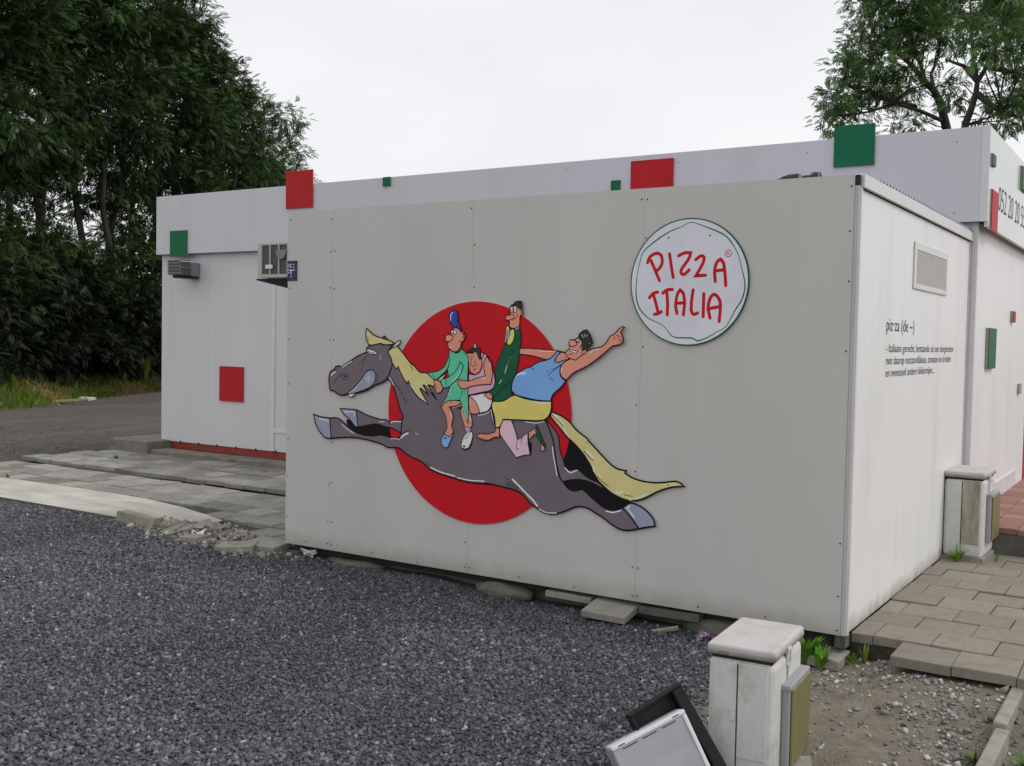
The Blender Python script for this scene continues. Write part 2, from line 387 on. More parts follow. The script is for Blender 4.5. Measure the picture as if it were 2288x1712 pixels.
# slate chippings
def make_chips(name, pts, size, tones, flat=0.45, label=None, sink=0.25, kindname='gravel'):
    n = len(pts)
    base = np.array([(-1, -1, -1), (1, -1, -1), (1, 1, -1), (-1, 1, -1), (-1, -1, 1), (1, -1, 1), (1, 1, 1), (-1, 1, 1)], float)
    V = base[None] * (1 + RNG.uniform(-0.55, 0.25, (n, 8, 3)))
    s = size[:, None, None] * 0.5
    V = V * s * np.array([1.0, 0.72, flat])[None, None] * RNG.uniform(0.75, 1.3, (n, 1, 3))
    a = RNG.uniform(0, 2 * np.pi, n); b = RNG.normal(0, 0.55, n); c = RNG.normal(0, 0.55, n)
    ca, sa, cb, sb, cc, sc = np.cos(a), np.sin(a), np.cos(b), np.sin(b), np.cos(c), np.sin(c)
    x, y, z = V[..., 0], V[..., 1], V[..., 2]
    y, z = y * cb[:, None] - z * sb[:, None], y * sb[:, None] + z * cb[:, None]
    x, z = x * cc[:, None] + z * sc[:, None], -x * sc[:, None] + z * cc[:, None]
    x, y = x * ca[:, None] - y * sa[:, None], x * sa[:, None] + y * ca[:, None]
    V = np.stack([x, y, z], -1) + pts[:, None, :]
    V[..., 2] += (size * flat * (0.5 - sink))[:, None]
    q = np.array([(0, 3, 2, 1), (4, 5, 6, 7), (0, 1, 5, 4), (1, 2, 6, 5), (2, 3, 7, 6), (3, 0, 4, 7)])
    F = (q[None] + 8 * np.arange(n)[:, None, None]).reshape(-1)
    me = bpy.data.meshes.new(name); nf = n * 6
    me.vertices.add(n * 8); me.vertices.foreach_set('co', V.reshape(-1).astype(np.float32))
    me.loops.add(nf * 4); me.loops.foreach_set('vertex_index', F.astype(np.int32))
    me.polygons.add(nf); me.polygons.foreach_set('loop_start', np.arange(0, nf * 4, 4, dtype=np.int32)); me.polygons.foreach_set('loop_total', np.full(nf, 4, np.int32))
    at = me.color_attributes.new('tone', 'FLOAT_COLOR', 'POINT')
    at.data.foreach_set('color', np.repeat(np.c_[tones, np.ones(n)], 8, 0).reshape(-1).astype(np.float32))
    me.update(calc_edges=True); me.validate()
    o = finish(name, me, 'chip')
    return tag(o, label, kind='stuff')
def in_view(p, margin=0.5, far=60):
    d = p - np.array([1.5399, -5.7674, 1.5853]); z = d @ np.array(CF)
    u = (d @ np.array(CR)) / np.maximum(z, 0.01); v = (d @ np.array(CU)) / np.maximum(z, 0.01)
    m = margin / np.maximum(z, 0.3)
    return (z > 0.4) & (np.abs(u) < 0.4855 + m) & (np.abs(v) < 0.3633 + m) & (z < far)
def slate_tones(n):
    v = RNG.gamma(2.8, 0.027, n) + 0.012
    hi = RNG.random(n) < 0.012; v[hi] = RNG.uniform(0.2, 0.42, hi.sum())
    c = np.stack([v * 0.94, v * 0.975, v * 1.12], -1)
    br = RNG.random(n) < 0.008; c[br] = c[br] * np.array([1.5, 1.15, 0.7])
    return c
N = 470000
pp = np.c_[RNG.uniform(-13.5, 0.3, N), RNG.uniform(-5.2, 2.9, N)]
gx, gy = pp[:, 0], pp[:, 1]
fall = np.clip((gx + 12.4) / 1.6, 0, 1) * np.where(gx < -10.0, np.clip((2.1 - gy) / 0.9, 0, 1), 1)
keep = (gx < soil_mask_x(gy) + RNG.normal(0, 0.10, N)) & (RNG.random(N) < fall)
keep &= ~((gx > -10.3) & (gy > -0.06) & (gx < -5.4)) & ~((gx >= -5.4) & (gy > 0.03))
dd = np.sqrt(((gx + 4.7) / 0.62) ** 2 + ((gy + 0.0) / 0.22) ** 2)
keep &= (dd > 1.0) | (RNG.random(N) < 0.12)
keep &= ~((gy > -0.10) & (gx > -2.6) & (RNG.random(N) < 0.75))
pz = np.c_[gx, gy, gz(gx, gy)]
keep &= in_view(pz, 0.7)
dist = np.linalg.norm(pz - np.array([1.54, -5.77, 1.585]), axis=1)
pz = pz[keep]; n = len(pz)
patch = vnoise(pz[:, 0], pz[:, 1], 0.9, 12) * 0.6 + vnoise(pz[:, 0], pz[:, 1], 2.7, 13) * 0.4
make_chips('gravel', pz, RNG.uniform(0.010, 0.027, n) * (0.82 + 0.4 * patch), slate_tones(n) * (0.72 + 0.56 * patch)[:, None], 0.55, 'dark blue grey slate chippings covering the yard')
# rounded-looking pebbles and crumbs on the soil
N = 60000
pp = np.c_[RNG.uniform(-0.9, 2.3, N), RNG.uniform(-3.4, 0.25, N)]
gx, gy = pp[:, 0], pp[:, 1]
den = (0.10 + np.clip((vnoise(gx, gy, 2.6, 8) * 0.6 + vnoise(gx, gy, 7.0, 6) * 0.4 - 0.38) * 2.2, 0, 0.9)) * np.clip((gx - soil_mask_x(gy)) / 0.15 + 1, 0, 1)
den *= np.where((gx > -0.05) & (gx < 0.35) & (gy > -0.2), 0.8, 1)
keep = (RNG.random(N) < den * 0.62) & in_view(np.c_[gx, gy, gz(gx, gy)], 0.6) & ~((gx > 0.28) & (gy > -0.17))
pz = np.c_[gx, gy, gz(gx, gy)][keep]; n = len(pz)
v = RNG.gamma(2.6, 0.085, n) + 0.05
make_chips('pebbles', pz, RNG.gamma(1.7, 0.0046, n) + 0.0042, np.clip(np.stack([v, v * 0.95, v * 0.90], -1), 0, 0.62), 0.7, 'pale pebbles and crumbs strewn over the bare soil', kindname='pebbles')
# sparse grit on the lane edge
N = 2600
pp = np.c_[RNG.uniform(-16, -10.2, N), RNG.uniform(0.5, 5.5, N)]
pz = np.c_[pp, np.maximum(lane_z(pp[:, 0], pp[:, 1]), -0.115)]
pz = pz[in_view(pz, 0.3)]; n = len(pz)
make_chips('grit', pz, RNG.uniform(0.008, 0.022, n), np.minimum(slate_tones(n) * 1.2, 0.22), 0.6, 'loose grit where the tarmac lane meets the terrace')

# ------------------------------------------------------------------ paving
terrace = tag(box('terrace', -10.45, -4.2, 0.55, 3.10, -0.30, -0.043, 'joint_dirt'), 'terrace of old grey concrete slabs left of the annex', kind='structure')
SLAB = box_mesh('slab', -0.1455, 0.1455, -0.1445, 0.1445, -0.05, 0.0, 0.005)
SLAB.materials.append(MATS['terrace_slab'])
def lay(mesh, name, x, y, z, parent, tilt=0.012, rz=0.0, sx=1.0, sy=1.0):
    o = bpy.data.objects.new(name, mesh); COL.objects.link(o); o.parent = parent
    o.location = (x, y, z); o.rotation_euler = (random.gauss(0, tilt), random.gauss(0, tilt), rz + random.gauss(0, tilt * 0.6)); o.scale = (sx, sy, 1)
    return o
rows = [(0.60, 0.0), (0.90, 0.0), (1.20, 0.0), (1.50, 0.0), (1.955, 0.026), (2.25, 0.026), (2.60, 0.024), (2.895, 0.024)]
for r, (y, dz) in enumerate(rows):
    left = -10.45 + 0.35 * max(0.0, 1.95 - y) * 1.0
    x = -4.36 - (0.15 if r % 2 else 0)
    while x > left:
        if not (y < 0.75 and x < -5.6) and not (y < 1.05 and y > 0.75 and x < -6.6 and random.random() < 0.0):
            lay(SLAB, 'slab', x, y + 0.006 * math.sin(x * 1.7 + r), dz + random.gauss(0, 0.003), terrace, 0.010)
        x -= 0.3
for x, y, rz in ((-4.38, 0.30, 0.02), (-4.69, 0.31, -0.05), (-4.42, -0.0 + 0.02, 0.25)):
    lay(SLAB, 'slab', x, y, -0.02, terrace, 0.03, rz)
# poured pale strip with a broken end
strip = [(-10.6, 0.60), (-10.6, -0.06), (-7.8, -0.075), (-6.09, -0.085), (-5.95, -0.10), (-5.62, -0.12), (-5.48, 0.0), (-5.33, 0.06), (-5.25, 0.22), (-5.30, 0.36), (-5.55, 0.44), (-6.1, 0.60), (-6.76, 0.72), (-8.0, 0.73), (-9.1, 0.69)]
tag(prism('concrete_strip', strip, -0.16, 0.002, ['pale_concrete', 'dark_concrete']), 'pale poured concrete strip along the front of the terrace', kind='structure')
def chunk(name, loc, size, rot, m, jit=0.22, parent=None, seed=None):
    rs = random.Random(seed if seed is not None else hash(name) & 0xffff)
    bm = bmesh.new(); bmesh.ops.create_cube(bm, size=1)
    bmesh.ops.subdivide_edges(bm, edges=list(bm.edges), cuts=1)
    for v in bm.verts:
        v.co += Vector((rs.uniform(-jit, jit), rs.uniform(-jit, jit), rs.uniform(-jit, jit) * 0.6))
        v.co = Vector((v.co.x * size[0], v.co.y * size[1], v.co.z * size[2]))
    bmesh.ops.triangulate(bm, faces=list(bm.faces))
    me = bpy.data.meshes.new(name); bm.to_mesh(me); bm.free()
    o = finish(name, me, m, parent); o.location = loc; o.rotation_euler = rot
    return o
def lump(name, loc, size, rz, m, seed, amp=0.25):
    """rounded uneven lump"""
    rs = random.Random(seed); bm = bmesh.new(); bmesh.ops.create_icosphere(bm, subdivisions=3, radius=0.5)
    ph = [rs.uniform(0, 6.28) for _ in range(6)]
    for v in bm.verts:
        c = v.co.normalized()
        k_ = 1 + amp * (math.sin(4.1 * c.x + ph[0]) * math.cos(3.3 * c.y + ph[1]) + 0.6 * math.sin(7.7 * c.y + ph[2]) * math.sin(6.4 * c.z + ph[3]) + 0.35 * math.sin(13 * c.x + ph[4]) * math.cos(11 * c.y + ph[5]))
        v.co = Vector((v.co.x * k_ * size[0], v.co.y * k_ * size[1], v.co.z * k_ * size[2]))
    me = bpy.data.meshes.new(name); bm.to_mesh(me); bm.free()
    o = finish(name, me, m, None, True); o.location = loc; o.rotation_euler = (0, 0, rz); return o
tag(chunk('broken_kerb', (-5.80, -0.115, -0.025), (0.58, 0.10, 0.17), (-0.05, 0.0, -0.20), 'concrete', 0.05, seed=3), 'upturned grey kerb piece at the broken end of the pale strip', 'kerb piece')
rs = random.Random(21)
for i in range(46):
    t = i / 45
    x = -5.55 + 0.95 * t + rs.uniform(-0.07, 0.07); y = rs.uniform(-0.20, 0.10) - 0.02 + 0.16 * (rs.random() ** 2) * (1 if t > .3 else 0)
    s = 0.035 + 0.13 * rs.random() ** 1.8
    zz = float(gz(x, y)) + rs.uniform(0.0, 0.03) + (0.028 if 0.25 < t < 0.7 else 0)
    tag(chunk('rubble_chunk', (x, y, zz), (s, s * rs.uniform(0.45, 0.9), rs.uniform(0.014, 0.032)), (rs.gauss(0, 0.3), rs.gauss(0, 0.3), rs.uniform(0, 3.1)), 'rubble', 0.24, seed=i),
        'broken concrete chunk in the rubble heap between terrace and chippings', 'rubble', 'rubble heap')
tag(lump('rubble_mound', (-5.05, -0.02, -0.07), (1.2, 0.46, 0.11), -0.06, 'dark_concrete', 99, 0.1), 'earthy mound under the rubble heap by the terrace', kind='structure')
N = 2600
pp = np.c_[RNG.normal(-5.0, 0.40, N), RNG.normal(-0.06, 0.13, N)]
pp = pp[(pp[:, 0] < -4.23) | (pp[:, 1] < -0.02)]; n = len(pp)
v = RNG.gamma(4, 0.05, n) + 0.05
make_chips('crumbs', np.c_[pp, gz(pp[:, 0], pp[:, 1]) + 0.03 * np.exp(-((pp[:, 0] + 5.05) / 0.5) ** 2 - ((pp[:, 1] + 0.02) / 0.2) ** 2)], RNG.gamma(2.0, 0.008, n) + 0.006, np.clip(np.stack([v, v * 0.92, v * 0.76], -1), 0, 0.45), 0.6, 'crumbled mortar and soil around the rubble heap')
for (x, y, rz, sx, sy, lab) in ((-4.94, -0.25, 0.10, 0.17, 0.14, 'smaller loose grey paver lying on the chippings'), (-4.53, -0.19, 0.55, 0.29, 0.20, 'larger loose grey paver lying on the chippings near the annex corner')):
    o = tag(box('loose_paver', -sx / 2, sx / 2, -sy / 2, sy / 2, -0.05, 0.0, 'concrete', None, 0.005), lab, 'paver', 'loose pavers'); o.location = (x, y, float(gz(x, y)) + 0.05); o.rotation_euler = (0.03, -0.04, rz)
def sheet(name, loc, w, h, rot, m, bend=0.02):
    V, F = [], []
    for j in range(3):
        for i in range(4):
            V.append(((i / 3 - .5) * w, (j / 2 - .5) * h, bend * math.sin(i * 2.1 + j)))
    for j in range(2):
        for i in range(3):
            a = j * 4 + i; F.append((a, a + 1, a + 5, a + 4))
    o = poly(name, V, F, m); o.location = loc; o.rotation_euler = rot
    md = o.modifiers.new('thickness', 'SOLIDIFY'); md.thickness = 0.002
    return o
tag(sheet('paper_scrap', (-5.00, -0.16, 0.0), 0.10, 0.07, (0.5, -0.1, 0.5), 'paper'), 'white paper scrap stuck in the rubble heap', 'litter')
tag(sheet('card_scrap', (-5.72, -0.24, -0.03), 0.13, 0.07, (0.35, 0.2, -0.4), 'card'), 'yellowish torn card beside the upturned kerb piece', 'litter')
tag(sheet('red_scrap', (-4.76, -0.14, -0.03), 0.07, 0.05, (0.4, 0.3, 0.9), 'red_scrap'), 'small red plastic scrap in front of the rubble', 'litter')
tag(lump('moss_patch', (-4.68, -0.14, -0.075), (0.40, 0.14, 0.05), 0.1, 'moss', 12), 'flat mossy patch in front of the rubble heap', 'moss')

# ledge and block under the main building's left wall
box_l = tag(box('ledge', -9.62, -4.2, 3.02, 3.30, -0.2, 0.078, 'ledge', None, 0.008), 'concrete footing ledge below the red plinth', kind='structure')
tag(box('step_block', -10.42, -9.66, 3.00, 4.6, -0.2, 0.175, 'ledge', None, 0.01), 'mossy concrete step block at the left end of the long building', kind='structure')

# right-hand pavement
pavement = tag(box('pavement', 0.0, 3.0, 0.13, 3.05, -0.35, -0.045, 'joint_dirt'), 'pavement of beige concrete slabs along the annex side', kind='structure')
PSLAB = box_mesh('slab', -0.1475, 0.1475, -0.1475, 0.1475, -0.055, 0.0, 0.004); PSLAB.materials.append(MATS['pavement_slab'])
for r in range(10):
    y = 0.12 + 0.3 * r + 0.15
    x = (0.12 if r % 2 == 0 else 0.27) - 0.15
    if y > 3.05: break
    while x < 2.85:
        if x - 0.15 < 0.0:
            w = x + 0.15 - 0.004
            if w > 0.05: lay(PSLAB, 'slab', w / 2 + 0.004, y, random.gauss(0, 0.0035), pavement, 0.007, 0, w / 0.3, 1)
        else:
            lay(PSLAB, 'slab', x, y, random.gauss(0, 0.0035), pavement, 0.007)
        x += 0.3
for x in (0.43, 0.727, 1.025, 1.323, 1.62, 1.92, 2.22, 2.52, 2.82):
    lay(PSLAB, 'slab', x, -0.037, -0.004 + random.gauss(0, 0.002), pavement, 0.005, 0.02)
# riser and red pavers beyond
porch = tag(box('porch', 0.05, 3.2, 3.06, 9.5, -0.2, 0.155, 'dark_concrete'), 'raised porch of small red pavers by the end wall', kind='structure')
RP = box_mesh('paver', -0.0985, 0.0985, -0.0985, 0.0985, -0.045, 0.0, 0.003); RP.materials.append(MATS['red_paver'])
for j in range(19):
    for i in range(15):
        lay(RP, 'paver', 0.155 + 0.2 * i, 3.165 + 0.2 * j, 0.2 + random.gauss(0, 0.0015), porch, 0.004)
# edging kerb on the far right and the strip of ground beyond it
kerb = tag(empty('kerb_edging', (0.88, 0.2, -0.15)), 'narrow concrete edging kerb at the right edge of the soil', 'kerb')
for i in range(4):
    y1 = 0.10 - i * 0.86; part_at(box('kerb_stone', 0.856 + 0.012 * i, 0.915 + 0.012 * i, y1 - 0.852, y1, -0.33, -0.058 - 0.022 * i, 'concrete', None, 0.006), kerb)

# ------------------------------------------------------------------ annex with the painted front
annex = tag(empty('annex', (-2.1, 1.7, 0)), 'low flat-roofed annex with grey front wall carrying the horse cutout', 'building')
def A(o): return part_at(o, annex)
def AT(os_):
    for o in (os_ if isinstance(os_, list) else [os_]): part_at(o, annex)
SEAMS = [-4.214, -3.762, -2.518, -1.266, -0.022]
SCREW = None
def screw_mesh():
    V = [(0.0048 * math.cos(t), -0.002, 0.0048 * math.sin(t)) for t in [i * math.pi / 4 for i in range(8)]]
    V += [(x, 0.0005, z) for x, y, z in V]
    F = [tuple(range(8))] + [(i, 8 + i, 8 + (i + 1) % 8, (i + 1) % 8) for i in range(8)]
    me = bpy.data.meshes.new('screw'); me.from_pydata(V, [], F); me.materials.append(MATS['screw_dark']); return me
SCREW = screw_mesh()
ZS = [2.44, 2.20, 1.93, 1.55, 1.20, 0.80, 0.50, 0.21, 0.035]
for i in range(4):
    x0, x1 = SEAMS[i] + 0.0006, SEAMS[i + 1] - 0.0006
    pn = A(box('front_panel', x0, x1, 0.0, 0.03, 0.0, 2.5, 'grey_panel'))
    pts = []
    for z in ZS:
        pts.append((x0 + (0.018 if i else 0.022), z)); 
        if i < 3 or True: pts.append((x1 - 0.018, z))
    pts = [q for q in pts if random.random() < 0.72]
    if i: pts += [(x0 + (x1 - x0) * f, 0.03) for f in (0.33, 0.66)]
    else: pts += [(-4.0, 0.04)]
    for x, z in pts:
        if abs(x + 2.47) < 0.7 and 0.4 < z < 1.8: continue
        s = bpy.data.objects.new('screw', SCREW); COL.objects.link(s); s.location = (x + random.gauss(0, .002), -0.0008, z + random.gauss(0, .006))
        s.parent = pn; s.matrix_parent_inverse = pn.matrix_parent_inverse.copy()
        s.matrix_parent_inverse = Matrix.Identity(4); s.location = Vector(s.location)
A(box('inner_frame', -4.19, -0.03, 0.031, 0.06, 0.02, 2.47, 'dark_gap'))
A(box('foundation', -4.15, -0.12, 0.14, 3.3, -0.5, -0.012, 'dark_concrete'))  # concrete colour kept dark to deepen the contact shade under the wall
A(box('base_beam', -4.19, -0.05, 0.075, 0.13, -0.055, 0.0, 'dark_gap'))
A(box('left_wall', -4.19, -4.16, 0.062, 3.27, 0.0, 2.47, 'white_panel'))
# corner: metal angle
A(box('corner_trim', -0.0205, 0.004, -0.004, 0.026, 0.0, 2.44, 'trim_metal', None, 0.002))
A(box('corner_trim', 0.0035, 0.009, 0.018, 0.05, 0.0, 2.43, 'pale_trim'))
A(box('corner_block', -0.0195, 0.003, -0.003, 0.0255, 2.4405, 2.497, 'dark_gap'))
A(box('corner_foot', -0.06, -0.004, 0.03, 0.09, -0.075, -0.001, 'dark_concrete'))
A(box('corner_foot', -0.003, 0.004, 0.012, 0.09, -0.07, -0.001, 'dark_concrete'))
# side wall panels with hairline joints
ys = [0.0505, 1.12, 2.235, 3.30]
for i in range(3):
    A(box('side_panel', -0.03, 0.0, ys[i] + 0.001, ys[i + 1] - 0.001, 0.004, 2.425, 'side_panel'))
A(box('end_trim', -0.03, 0.006, 3.3005, 3.338, 0.0, 2.43, 'trim_metal'))
A(box('roof_cap', -0.05, 0.022, 0.03, 3.345, 2.432, 2.505, 'pale_trim', None, 0.003))
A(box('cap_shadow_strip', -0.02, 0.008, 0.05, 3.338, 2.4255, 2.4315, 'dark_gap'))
# corrugated roof sheet, ridges along x
V, F = [], []
yy = np.arange(0.05, 3.36, 0.0095)
for k_, xx in enumerate((-4.2, 0.012)):
    for y in yy: V.append((xx, y, 2.484 + 0.033 * min(1, (y - 0.05) / 0.4) + 0.012 * min(1, (y - 0.05) / 0.25) * math.sin(2 * math.pi * y / 0.076)))
nn = len(yy)
F = [(i, nn + i, nn + i + 1, i + 1) for i in range(nn - 1)]
o = A(poly('roof_sheet', V, F, 'roof_sheet', None, True)); o.modifiers.new('thickness', 'SOLIDIFY').thickness = 0.004
# ventilation grille
vent = A(box('vent_grille', 0.001, 0.006, 1.37, 2.38, 1.99, 2.235, 'vent_mesh'))
for nm, a in (('frame', (0.002, 0.0105, 1.34, 1.40, 1.958, 2.262)), ('frame', (0.002, 0.0102, 2.372, 2.412, 1.958, 2.262)), ('frame', (0.002, 0.0099, 1.4005, 2.3715, 2.212, 2.262)), ('frame', (0.002, 0.0108, 1.4005, 2.3715, 1.958, 1.992))):
    f = box(nm, *a, 'pale_trim', None, 0.002); f.parent = vent
    f.matrix_parent_inverse = Matrix.Identity(4)
for i in range(14):
    z = 1.998 + i * 0.0155
    f = box('slat', 0.0061, 0.0075, 1.4005, 2.3715, z, z + 0.008, 'vent_mesh'); f.parent = vent
# lettering on the side wall
def on_side(y0, z0):
    return lambda u, v: Vector((0.0022, y0 + u, z0 + v))
AT(text_mesh('lettering', 'piz\u00b7za (de ~)', 0.735, 0.078, 'lettering_black', None, on_side(0.695, 1.676), -0.006))
AT(text_mesh('lettering', '- Italiaans gerecht, bestaande uit een deegbodem', 2.07, 0.052, 'lettering_black', None, on_side(0.703, 1.548), -0.006))
AT(text_mesh('lettering', 'met daarop mozzarellakaas, tomaten en kruiden', 1.985, 0.052, 'lettering_black', None, on_side(0.708, 1.474), -0.006))
AT(text_mesh('lettering', 'en eventueel andere lekkernijen...', 1.395, 0.052, 'lettering_black', None, on_side(0.712, 1.400), -0.006))
# loose slabs pushed under the wall, tarpaulin on the roof
def loose(name, x, y, z, sx, sy, sz, rot, m, label, cat='slab', bevel=0.004):
    o = tag(box(name, -sx / 2, sx / 2, -sy / 2, sy / 2, -sz / 2, sz / 2, m, None, bevel), label, cat); o.location = (x, y, z); o.rotation_euler = rot; return o
loose('loose_slab', -1.40, -0.03, -0.062, 0.29, 0.28, 0.045, (0.16, 0.02, 0.04), 'concrete', 'tilted concrete slab sticking out from under the grey wall')
loose('wedged_slab', -1.74, 0.115, -0.045, 0.33, 0.22, 0.04, (0.03, 0.01, 0.02), 'concrete', 'flat slab wedged under the wall left of the tilted one')
loose('wedged_slab', -1.05, 0.115, -0.045, 0.40, 0.2, 0.05, (0.04, -0.02, -0.02), 'dark_concrete', 'slab wedged under the wall right of the tilted one')
tag(lump('foundation_lump', (-2.26, 0.06, -0.10), (0.46, 0.2, 0.13), 0.03, 'dark_concrete', 41, 0.14), 'rough brown concrete lump below the middle of the grey wall', 'rubble')
tag(lump('foundation_lump', (-0.62, 0.09, -0.115), (0.75, 0.16, 0.15), 0.0, 'dark_concrete', 43, 0.1), 'long earthy concrete lump below the wall near the grey cabinet', 'rubble')
tag(lump('foundation_lump', (-3.55, 0.06, -0.095), (0.5, 0.16, 0.08), 0.0, 'dark_concrete', 47, 0.2), 'crumbling concrete lump below the wall left of the red disc', 'rubble')
loose('loose_slab', -0.075, -0.02, -0.125, 0.17, 0.22, 0.055, (0.04, 0.05, 0.0), 'concrete', 'short slab lying on the soil at the foot of the annex corner')
loose('stick', -1.02, -0.09, -0.115, 0.16, 0.025, 0.02, (0.1, -0.2, 0.5), 'wood', 'short broken stick in the gap under the wall', 'stick', 0.002)
tag(chunk('litter_wrapper', (-0.76, -0.10, -0.115), (0.085, 0.05, 0.05), (0.3, 0.2, 0.6), 'foil', 0.3, seed=51), 'crumpled shiny purple wrapper under the grey wall', 'litter')
tag(chunk('plastic_scrap', (-3.97, 0.0, -0.045), (0.11, 0.035, 0.04), (0.2, 0.1, 0.1), 'scrap_grey', 0.3, seed=52), 'torn white plastic under the left end of the grey wall', 'litter')
tag(lump('roof_sheeting', (-0.41, 0.13, 2.498), (0.17, 0.13, 0.085), 0, 'tarp', 61), 'wider black lump of sheeting on the annex roof edge', 'sheeting')
tag(lump('roof_sheeting', (-0.285, 0.13, 2.498), (0.10, 0.11, 0.095), 0, 'tarp', 62), 'narrower black lump of sheeting nearest the annex corner', 'sheeting')

# ------------------------------------------------------------------ long main building
main = tag(empty('main_building', (-4.8, 4.5, 0)), 'long white flat-roofed building with broad fascia behind the annex', 'building')
def Mn(o): return part_at(o, main)
def MT(os_):
    for o in (os_ if isinstance(os_, list) else [os_]): part_at(o, main)
xs = [-9.842, -9.658, -8.943, -7.79, -6.6, -5.4, -4.2]
for i in range(6):
    Mn(box('wall_panel', xs[i] + 0.0012, xs[i + 1] - 0.0012, 3.364, 3.40, 0.163 if i < 5 else 0.163, 2.60, 'white_panel'))
Mn(box('wall_panel', -4.2, 0.045, 3.364, 3.40, 0.163, 2.60, 'white_panel'))
Mn(box('joint_backing', -9.83, 0.04, 3.401, 3.45, 0.17, 2.6, 'dark_gap'))
Mn(box('cover_strip', -7.822, -7.765, 3.352, 3.3635, 0.17, 2.58, 'pale_trim'))
Mn(box('cross_trim', -7.7645, -7.3, 3.352, 3.3635, 0.395, 0.43, 'pale_trim'))
Mn(box('plinth', -9.835, 0.03, 3.378, 3.45, 0.07, 0.160, 'plinth_red'))
for i in range(8):
    Mn(box('plinth_clip', -9.47 + 0.345 * i, -9.455 + 0.345 * i, 3.355, 3.3775, 0.150, 0.178, 'dark_gap'))
Mn(box('left_end_wall', -9.842, -9.80, 3.4005, 9.0, 0.163, 2.60, 'white_panel'))
Mn(box('fascia_front', -9.851, 0.066, 3.275, 3.31, 2.5835, 3.330, 'fascia', None, 0.002))
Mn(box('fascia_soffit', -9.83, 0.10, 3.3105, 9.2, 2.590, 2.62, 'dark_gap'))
Mn(box('fascia_left', -9.851, -9.82, 3.3105, 9.2, 2.5835, 3.330, 'fascia'))
Mn(box('fascia_corner', 0.0665, 0.1275, 3.272, 3.31, 2.5835, 3.332, 'pale_trim', None, 0.002))
Mn(box('fascia_end', 0.098, 0.127, 3.3105, 9.2, 2.545, 3.331, 'gloss_fascia', None, 0.002))
Mn(box('roof', -9.8, 0.097, 3.3115, 9.2, 3.20, 3.26, 'roof_felt'))
Mn(box('roof_duct', -7.78, -7.2, 3.55, 3.75, 3.26, 3.405, 'pale_trim', None, 0.02, 2))
Mn(box('end_wall', 0.01, 0.05, 3.4005, 6.10, 0.16, 2.585, 'side_panel'))
Mn(box('corner_trim', 0.0, 0.053, 3.352, 3.3995, 0.16, 2.585, 'pale_trim'))
Mn(box('skirting', 0.0505, 0.062, 3.42, 5.95, 0.2, 0.36, 'pale_trim', None, 0.003))
Mn(box('end_wall', 0.01, 0.05, 6.104, 6.56, 0.16, 2.585, 'side_panel'))
Mn(box('switch_box', 0.0505, 0.075, 5.93, 6.08, 1.125, 1.23, 'meter_grey', None, 0.003))
door = Mn(box('door', 0.012, 0.03, 6.62, 7.55, 0.24, 2.3, 'glass_dark'))
for a in ((0.005, 0.055, 6.562, 6.62, 0.2, 2.36), (0.005, 0.055, 7.55, 7.61, 0.2, 2.36), (0.005, 0.0545, 6.6205, 7.5495, 2.3, 2.36), (0.005, 0.0545, 6.6205, 7.5495, 0.2, 0.26)):
    f = box('door_frame', *a, 'paint_red'); f.parent = door
Mn(box('end_wall', 0.01, 0.05, 7.612, 9.1, 0.16, 2.585, 'side_panel'))
Mn(box('back_wall', -9.8, 0.009, 9.05, 9.1, 0.16, 2.585, 'white_panel'))
for i in range(9):
    for z in (3.24, 2.66):
        x = -9.72 + i * 1.2
        s = bpy.data.objects.new('screw', SCREW); COL.objects.link(s); s.location = (x, 3.2742, z + random.gauss(0, .01)); part_at(s, main)
MT(text_mesh('lettering', '052 20 20 55', 1.62, 0.205, 'lettering_black', None, lambda u, v: Vector((0.1295, 3.79 + u, 2.726 + v)), -0.012))
# coloured square plaques
def plaque(x0, x1, z0, z1, y, m, label, th=0.022):
    o = tag(empty('colour_plaque', ((x0 + x1) / 2, y, z0)), label, 'plaque', 'coloured square plaques')
    part_at(box('face', x0 + 0.001, x1 - 0.001, y - th, y - th + 0.012, z0 + 0.001, z1 - 0.001, m), o)
    part_at(box('edge', x0, x1, y - th + 0.0122, y - 0.0015, z0, z1, 'plaque_edge'), o)
plaque(-9.56, -9.24, 2.547, 2.879, 3.275, 'paint_green', 'green square plaque low on the fascia at the far left')
plaque(-7.507, -7.084, 3.057, 3.493, 3.275, 'paint_red', 'tall red plaque rising above the fascia at the left')
plaque(-6.035, -5.93, 3.231, 3.331, 3.275, 'paint_green', 'tiny green plaque at the fascia top, left of centre')
plaque(-3.208, -3.112, 3.018, 3.112, 3.275, 'paint_green', 'tiny green plaque just left of the middle red one')
plaque(-3.0, -2.565, 2.85, 3.28, 3.275, 'paint_red', 'red plaque in the middle of the fascia, cut by the annex roof line')
plaque(-1.092, -0.755, 3.086, 3.43, 3.275, 'paint_green', 'large green plaque rising above the fascia at the right')
plaque(-8.718, -8.295, 0.733, 1.169, 3.364, 'paint_red', 'red square plaque on the white wall at the lower left')
def plaque_x(y0, y1, z0, z1, x, m, label, th=0.02):
    o = tag(empty('colour_plaque', (x, (y0 + y1) / 2, z0)), label, 'plaque', 'coloured square plaques')
    part_at(box('face', x + th - 0.006, x + th, y0 + 0.003, y1 - 0.003, z0 + 0.003, z1 - 0.003, m), o)
    part_at(box('edge', x + 0.0015, x + th - 0.0062, y0, y1, z0, z1, 'plaque_edge'), o)
plaque_x(3.41, 3.72, 2.522, 2.855, 0.127, 'paint_red', 'red plaque on the end fascia left of the phone number', 0.012)
plaque_x(3.32, 3.48, 3.03, 3.122, 0.127, 'paint_green', 'tiny green plaque high on the end fascia by the corner')
plaque_x(4.99, 5.33, 3.055, 3.27, 0.127, 'paint_green', 'green plaque above the phone number at the right edge')
